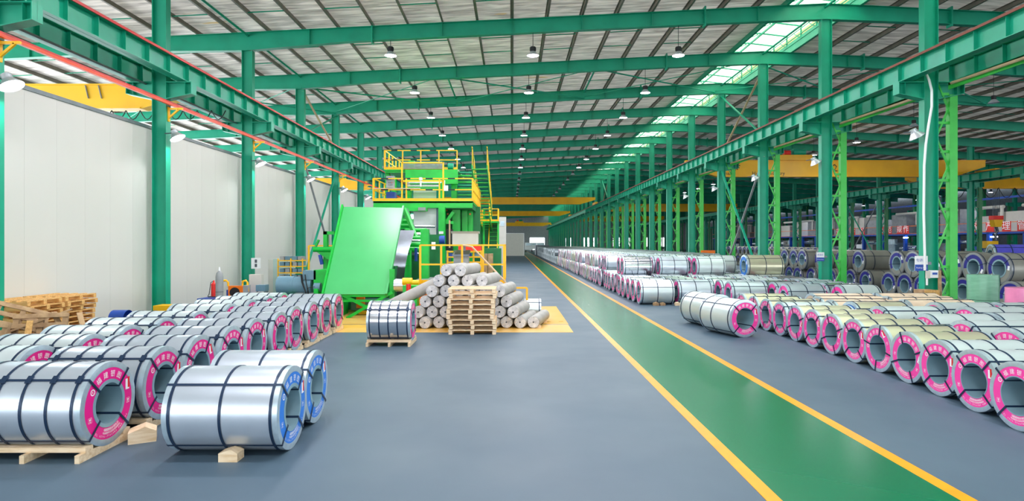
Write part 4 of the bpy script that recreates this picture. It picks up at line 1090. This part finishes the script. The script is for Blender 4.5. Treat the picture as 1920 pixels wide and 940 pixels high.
for y in (472,482,492): mb().box(zx(839,Yt),zx(902,Yt),Yt-.02,Yt+.3,zz(y,Yt)-.03,zz(y,Yt)+.02).build('shelf', M['yellow'], r)
mb().box(zx(858,Yt),zx(902,Yt),Yt+.3,Yt+.34,zz(472,Yt),zz(462,Yt)).build('red_panel', M['red'], r)
for i, x in enumerate((842,852,876,890)):
    o = mb().box(zx(x,Yt),zx(x+8,Yt),Yt+.02,Yt+.25,zz(482,Yt)+.021,zz(482,Yt)+.14).build('tool_case', M['skyblue'] if i % 2 else M['blue']); tag(o, f'blue tool case on the middle shelf of the tool rack, {["leftmost","second","third","rightmost"][i]}', 'case', 'cases on the tool rack')
for i, x in enumerate((905,915)):
    o = mb().box(zx(x,27),zx(x+9,27),27,27.4,0,zz(476,27)).build('cardboard_box', M['wood3']); tag(o, f'brown cardboard carton pile behind the platform, {"left" if i==0 else "right"} one', 'carton', 'cartons behind the platform')
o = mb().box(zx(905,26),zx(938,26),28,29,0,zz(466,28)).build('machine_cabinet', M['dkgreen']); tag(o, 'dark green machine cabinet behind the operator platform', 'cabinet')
# pinch unit with red knob
r = thing('pinch_unit', 'small green drive with red cap and yellow motors before the machine', 'drive unit', (zx(768,17.2), 17.6, 0))
mb().box(zx(755,17.6),zx(782,17.6),17.6,18.0,0,zz(536,17.6)).build('housing', M['mgreen'], r)
mb().cyl(at(766,548,17.4),at(766,533,17.4),.07,16).build('red_cap', M['red'], r, True)
mb().cyl(at(755,528,18.2),at(773,528,18.2),.11,16).build('motor', M['yellow'], r, True)
mb().cyl(at(772,530,18.2),at(786,530,18.2),.08,16).build('motor', M['yellow'], r, True)
mb().cyl(at(740,535,18.6),at(757,535,18.6),.2,24).build('drum', M['steel'], r, True)
# undercarriage clutter
r = thing('coil_car', 'orange and dark coil car beneath the tilted plate', 'coil car', (zx(680,19.4), 19.4, 0))
mb().box(zx(655,19.4),zx(735,19.4),19.6,20.6,.1,zz(566,19.4)).build('car_body', M['skyblue'], r)
mb().box(zx(668,19.4),zx(682,19.4),19.4,19.6,.2,zz(553,19.4)).build('lift_frame', M['orange'], r)
mb().box(zx(675,19.4),zx(722,19.4),19.2,19.4,.02,.12).build('track_guard', M['yellow'], r)
mb().box(zx(625,20.6),zx(740,20.6),20.7,21.2,0,1.5).build('rear_body', M['dkgreen'], r)
# fan wheel
r = thing('hand_wheel', 'pale ring wheel with red spokes behind the left coils', 'wheel', (zx(543,17.2), 17.2, 0), local=True)
b = mb().lathe([(-.12,.30),(.12,.30),(.12,.36),(-.12,.36)], 36, 'y'); b.build('rim', M['reflector'], r, True).location = (0,0,.38)
b = mb()
for k in range(3): b.bar((.31*math.cos(k*PI/3+.4),0,.31*math.sin(k*PI/3+.4)),(-.31*math.cos(k*PI/3+.4),0,-.31*math.sin(k*PI/3+.4)),.03,.04)
b.build('spoke', M['red'], r).location = (0,0,.38)

# ================================================================== FABRIC ROLLS
def make_roll(L=1.65, R=.163):
    r = thing('film_roll', '', 'roll', (0,0,0), local=True)
    mb().lathe([(0,.0001),(0,R-.012),(.012,R),(L-.012,R),(L,R-.012),(L,.0001)], 28, 'y').build('wrap', M['roll'], r, True)
    b = mb(); n = 22
    vs = [(0,-.004,0)]; 
    for k in range(n*2):
        a = PI*k/n; rr = R-.010; vs.append((rr*math.cos(a), -.002-(.014 if k % 2 else 0), rr*math.sin(a)))
    b.add(vs, [(0, 1+k, 1+(k+1) % (2*n)) for k in range(2*n)])
    b.build('pleated_end', M['film'], r)
    b = mb(); b.lathe([(-.016,.0001),(-.016,.02),(.0,.024),(.0,.0001)], 12, 'y'); b.build('core_hole', M['dsteel'], r)
    cache(r); return r
fr = make_roll()
def R_(px, row, idx, lab):
    Y = 16.15+random.uniform(-.06,.06); X = zx(px, 16.15); z = .166+.28*row
    place(fr, USED, (X, Y, z), (random.uniform(-.01,.01), random.uniform(0,6), -math.radians(12)+random.uniform(-.03,.03)), lab, 'rolls piled before the machine')
rows = [[797,822.5,847,872,897,922,947,972+.0,997-12], [785,809.5,834,859,884,909,934.5,960-.5], [798-.0,822.5,847,872,897,922,947.5], [810-5,835,860,885,910,935.5], [823-2,848,874,899,], [834,863]]
rows[0] = [797,822.4,847.8,873,898.5,924,949.5,975,]
rows[1] = [784.5,809.8,835,860.3,885.7,911,936.5,962,]
rows[2] = [797,822.4,847.8,873,898.5,924,949.5]
rows[3] = [809.8,835,860.3,885.7,911,936.5]
rows[4] = [822.4,850,876,903.5]
rows[5] = [836,863.4]
RN = ['bottom','second','third','fourth','fifth','top']
for r_i, rw in enumerate(rows):
    for j, px in enumerate(rw):
        R_(px, r_i, j, f'grey wrapped roll in the {RN[r_i]} layer of the pile, {["leftmost","second","third","fourth","fifth","sixth","seventh","eighth"][j]} from the left')
R_(1000.3, 0, 9, 'grey wrapped roll at the right foot of the pile on the floor')
R_(771.8, 0, 9, 'grey wrapped roll at the left foot of the pile on the floor')
_a, _b = at(797,541,17.25), at(722,578,16.9); _d = (_a-_b).normalized()
place(fr, USED, tuple(_b), _d.to_track_quat('Y','Z').to_euler(), 'grey wrapped roll lying slanted behind the left end of the pile')
fr_sup = mb().prism([(zx(730,17.3),0),(zx(785,17.3),0),(zx(785,17.3),.72),(zx(730,17.3),.34)],17.0,17.3,'y').build('roll_cradle', M['mgreen']); tag(fr_sup, 'low green cradle carrying the slanted roll', 'cradle')
for i, (X, Y) in enumerate(((.72,16.3),(.95,17.4))): wedge(X, Y, f'small pale wedge at the right foot of the roll pile, {"front" if i==0 else "rear"} one', 'wood', .07)
cS = make_coil(.3, .5, 'galvw', 'black', bands=(-.9,.9), detail=1, sticker=False, bore=.4); cS.location = (.62, 18.3, .302); cS['label'] = 'small white wrapped coil lying behind the right end of the roll pile'

# ================================================================== COLUMN ITEMS ON THE RIGHT
def sign(X, Y, z, w_, lab, t1_, t2_):
    r = thing('area_sign', lab, 'sign', (X, Y, z))
    h = w_*1.15
    mb().box(X+w_/2-.06,X+w_/2+.12,Y,Y+.03,z+h*.4,z+h*.6).build('bracket', M['dsteel'], r)
    mb().box(X-w_/2,X+w_/2,Y-.012,Y,z,z+h).build('board', M['white'], r)
    mb().box(X-w_/2,X+w_/2,Y-.016,Y-.012,z,z+h*.42).build('blue_band', M['blue'], r)
    b = mb(); put_text(b, t1_, w_*.27, lambda u, v: (X+u, Y-.015, z+h*.70+v)); b.build('chinese_text', M['blue'], r)
    b = mb(); put_text(b, t2_, w_*.15, lambda u, v: (X+u, Y-.019, z+h*.2+v)); b.build('english_text', M['ink'], r)
sign(zx(1727,18.64), 18.64, zz(508,18.64), .40, 'white and blue area sign on the nearest middle column', '包装区', 'Packing Area')
sign(zx(1538,24.84), 24.84, zz(490,24.84), .32, 'small white and blue area sign on the second middle column', '成品区', 'Product Area')
r = thing('junction_box', 'white switch box with label on the nearest middle column', 'switch box', (zx(1748,18.6), 18.6, 1.1))
mb().box(zx(1741,18.6),zx(1755,18.6),18.5,18.6,zz(521,18.6),zz(507,18.6)).build('casing', M['white'], r)
mb().box(zx(1735,18.6),zx(1741,18.6),18.52,18.6,zz(522,18.6),zz(508,18.6)).build('side_box', M['beige'], r)
mb().box(zx(1744,18.6),zx(1753,18.6),18.49,18.5,zz(515,18.6),zz(511,18.6)).build('label_plate', M['blue'], r)
mb().box(zx(1736,18.6),zx(1738,18.6),18.55,18.6,zz(535,18.6),zz(522,18.6)).build('conduit', M['white'], r)
o = mb().tube([at(1736,137,18.5),at(1742,150,18.45),at(1747,170,18.4),at(1747,200,18.4),at(1741,235,18.4),at(1736,270,18.42),at(1733,310,18.42),at(1732,400,18.45),at(1734,480,18.45),at(1734,507,18.5)], .035, 8).build('hanging_cable', M['white'], None, True); tag(o, 'thick white cable hanging down the nearest middle column', 'cable')
r = thing('wooden_crate', 'upright wooden crate at the foot of the nearest middle column', 'crate', (zx(1748,17.9), 17.9, 0))
for k in range(4): mb().box(zx(1734+7*k,17.9)+.003,zx(1741+7*k,17.9)-.003,17.9,17.92,0,.9).build('board', M['wood2'], r)
mb().box(zx(1734,17.9),zx(1762,17.9),17.925,18.4,0,.89).build('box', M['wood3'], r)
o = mb().bar((zx(1764,18.4),18.4,0),(zx(1757,18.7),18.6,1.45),.1,.03).build('leaning_board', M['wood3']); tag(o, 'brown board leaning beside the wooden crate', 'board')
def drum(X, Y, r0, h, m, lab, layers=2):
    r = thing('wrapped_bundle', lab, 'wrapped coil', (X, Y, 0), local=True)
    for k in range(layers):
        mb().lathe([(k*h/layers+.005,.12),(k*h/layers+.005,r0),((k+1)*h/layers-.005,r0),((k+1)*h/layers-.005,.12)], 40, 'z').build('layer', M[m], r, True)
    return r
drum(zx(1843,16.9), 16.9, .37, 1.42, 'gfilm', 'green film wrapped bundle standing upright before the grey coils')
drum(zx(1921,15.4), 15.4, .4, 1.16, 'pfilm', 'pink film wrapped bundle standing at the right picture edge')
r = thing('polished_ring', 'polished grey steel band leaning against the nearest middle column', 'ring', (zx(1712,17.6), 17.6, .0), local=True)
b = mb().lathe([(-.04,.38),(.04,.38),(.04,.395),(-.04,.395)], 40, 'y'); b.build('band', M['greyc'], r, True).location = (0,0,.4)
o = mb().box(13.5,14.4,42.6,43.0,0,1.78).build('orange_guard', M['orange']); tag(o, 'orange red guard box rising behind the walkway stack at a far column', 'guard box')
# ================================================================== FAR RIGHT: PRODUCTION LINE
XP = 50.0
pln = thing('production_line', 'long blue production line with deck, pipes and ovens in the third bay', 'production line', (XP, 60, 0))
for k in range(22):
    Y = 54+k*4.5; mb().box(XP,XP+.35,Y,Y+.35,0,3.3).build('leg_post', M['blue'], pln)
mb().box(XP,XP+8,52,150,3.25,3.45).build('deck', M['blue'], pln)
mb().box(XP+.05,XP+.1,52,150,4.4,4.46).build('deck_rail', M['orange'], pln); mb().box(XP+.05,XP+.1,52,150,3.46,3.52).build('deck_rail', M['orange'], pln)
for k in range(20):
    Y = 55+k*4.7; hh = random.uniform(.9,2.4)
    mb().box(XP+1.5,XP+4,Y,Y+random.uniform(2.2,4.2),3.46,3.46+hh+.8).build('oven_housing', M[random.choice(('grey','beige','grey'))], pln)
for k in range(14):
    Y = 56+k*6.6
    mb().cyl((XP+1.2,Y,6.1),(XP+1.2,Y+4.2,6.1),.18,10).build('duct', M['beige'], pln, True)
    mb().cyl((XP+1.2,Y+.2,4.6),(XP+1.2,Y+.2,6.1),.15,10).build('duct', M['beige'], pln, True)
mb().box(XP+.6,XP+.9,52,150,6.9,7.1).build('top_beam', M['blue'], pln)
for k in range(18):
    Y = 55+k*5; mb().box(XP+1.0,XP+3,Y,Y+random.uniform(2,3.5),.2,random.uniform(1.4,2.8)).build('process_cabinet', M[random.choice(('skyblue','blue','grey','glass','beige'))], pln)
for k in range(10):
    Y = 58+k*8.5; mb().cyl((XP+.5,Y,1.6+.8*(k%2)),(XP+.5,Y+3,1.6+.8*(k%2)),.25,12).build('process_roller', M['steel'], pln, True)
for k, (Y, z) in enumerate(((62,3.0),(76,3.05),(92,3.0),(104,3.1),(120,3.0))):
    mb().box(XP-.02,XP+.1,Y,Y+.8,z-.12,z).build('work_lamp', M['lens'], pln)
for k in range(16):
    Y = 60+k*6.2
    mb().box(XP+6.8,XP+7.1,Y,Y+.3,3.45,9.4).build('mezzanine_post', M['dkgreen'], pln)
for k in range(26):
    Y = 54+k*3.6; z = random.choice((.9,1.5,2.1)); hgt = random.uniform(.3,.8)
    mb().box(XP+.4,XP+.8,Y,Y+random.uniform(.8,2.2),z,z+hgt).build('bright_panel', M[random.choice(('glass','white','skyblue','blue'))], pln)
# characters read left to right from far to near
chars = [('学',1600),('科',1617.5),('范',1668),('规',1687.5),('操',1652),('作',1699.5),('格',1827),('严',1857),('理',1888),('管',1917),('安',1572),('全',1586)]
for ci, (ch, px) in enumerate(sorted(chars, key=lambda t: -t[1])):
    Y = XP*F/(px-960)
    wy = .62*(Y/62)**.1*.86
    r = thing('banner_panel', f'red panel with a white character on the far deck rail, {ORD[ci] if ci else "first"} from the right', 'banner', (XP-.05, Y, 3.5))
    mb().box(XP-.06,XP-.03,Y-wy,Y+wy,3.46,4.5).build('panel', M['red'], r)
    b = mb(); put_text(b, ch, 1.0, lambda u, v: (XP-.075, Y-u*1.05, 4.0+v)); b.build('character', M['ink'], r)
# far objects at the end of the hall
r = thing('control_room', 'tall beige partition room at the far end left of the lane', 'room', (.5, 108, 0))
mb().box(-1.0,2.15,108,112,0,4.0).build('walls', M['beige'], r); mb().box(-1.05,2.2,107.95,112,4.0,4.08).build('roof', M['white'], r)
mb().box(2.1,2.2,107.9,108,0,4.0).build('corner_trim', M['white'], r)
r = thing('tall_cabinet', 'tall beige cabinet with a window beside the far stairs', 'cabinet', (-1.6, 70, 0))
mb().box(zx(934,60),zx(949,60),60,61,0,zz(407,60)).build('body', M['beige'], r); mb().box(zx(938,60),zx(946,60),59.97,60,zz(424,60),zz(415,60)).build('window', M['glass'], r)
for i, (x, Y, nm) in enumerate(((992,150,'left'),(1003,165,'middle'),(1014,140,'right'))):
    r = thing('parked_truck', f'tiny pale truck parked before the far doorway, {nm} one', 'truck', (zx(x,Y), Y, 0))
    mb().prism([(Y,.6),(Y+4,.6),(Y+4,2.4),(Y+1.4,2.4),(Y+1.0,1.6),(Y,1.5)],zx(x,Y)-.9,zx(x,Y)+.9,'x').build('body', M['white'], r)
    mb().box(zx(x,Y)-.75,zx(x,Y)+.75,Y+.95,Y+1.35,1.7,2.3).build('windscreen', M['glass'], r)
    for sx in (-.85,.7):
        for dy in (.8,3.2): mb().cyl((zx(x,Y)+sx,Y+dy,.35),(zx(x,Y)+sx+.15,Y+dy,.35),.35,14).build('wheel', M['black'], r)
o = mb().box(4.6,7.2,116,121,0,1.9).build('dark_bundle', M['dsteel']); tag(o, 'dark bundle of steel at the far end of the walkway stack', 'bundle')

# unused prototypes leave the scene
for o in list(COL.objects):
    if o.parent is None and o.type == 'EMPTY' and o.get('label') == '':
        for c in list(o.children_recursive): bpy.data.objects.remove(c)
        bpy.data.objects.remove(o)
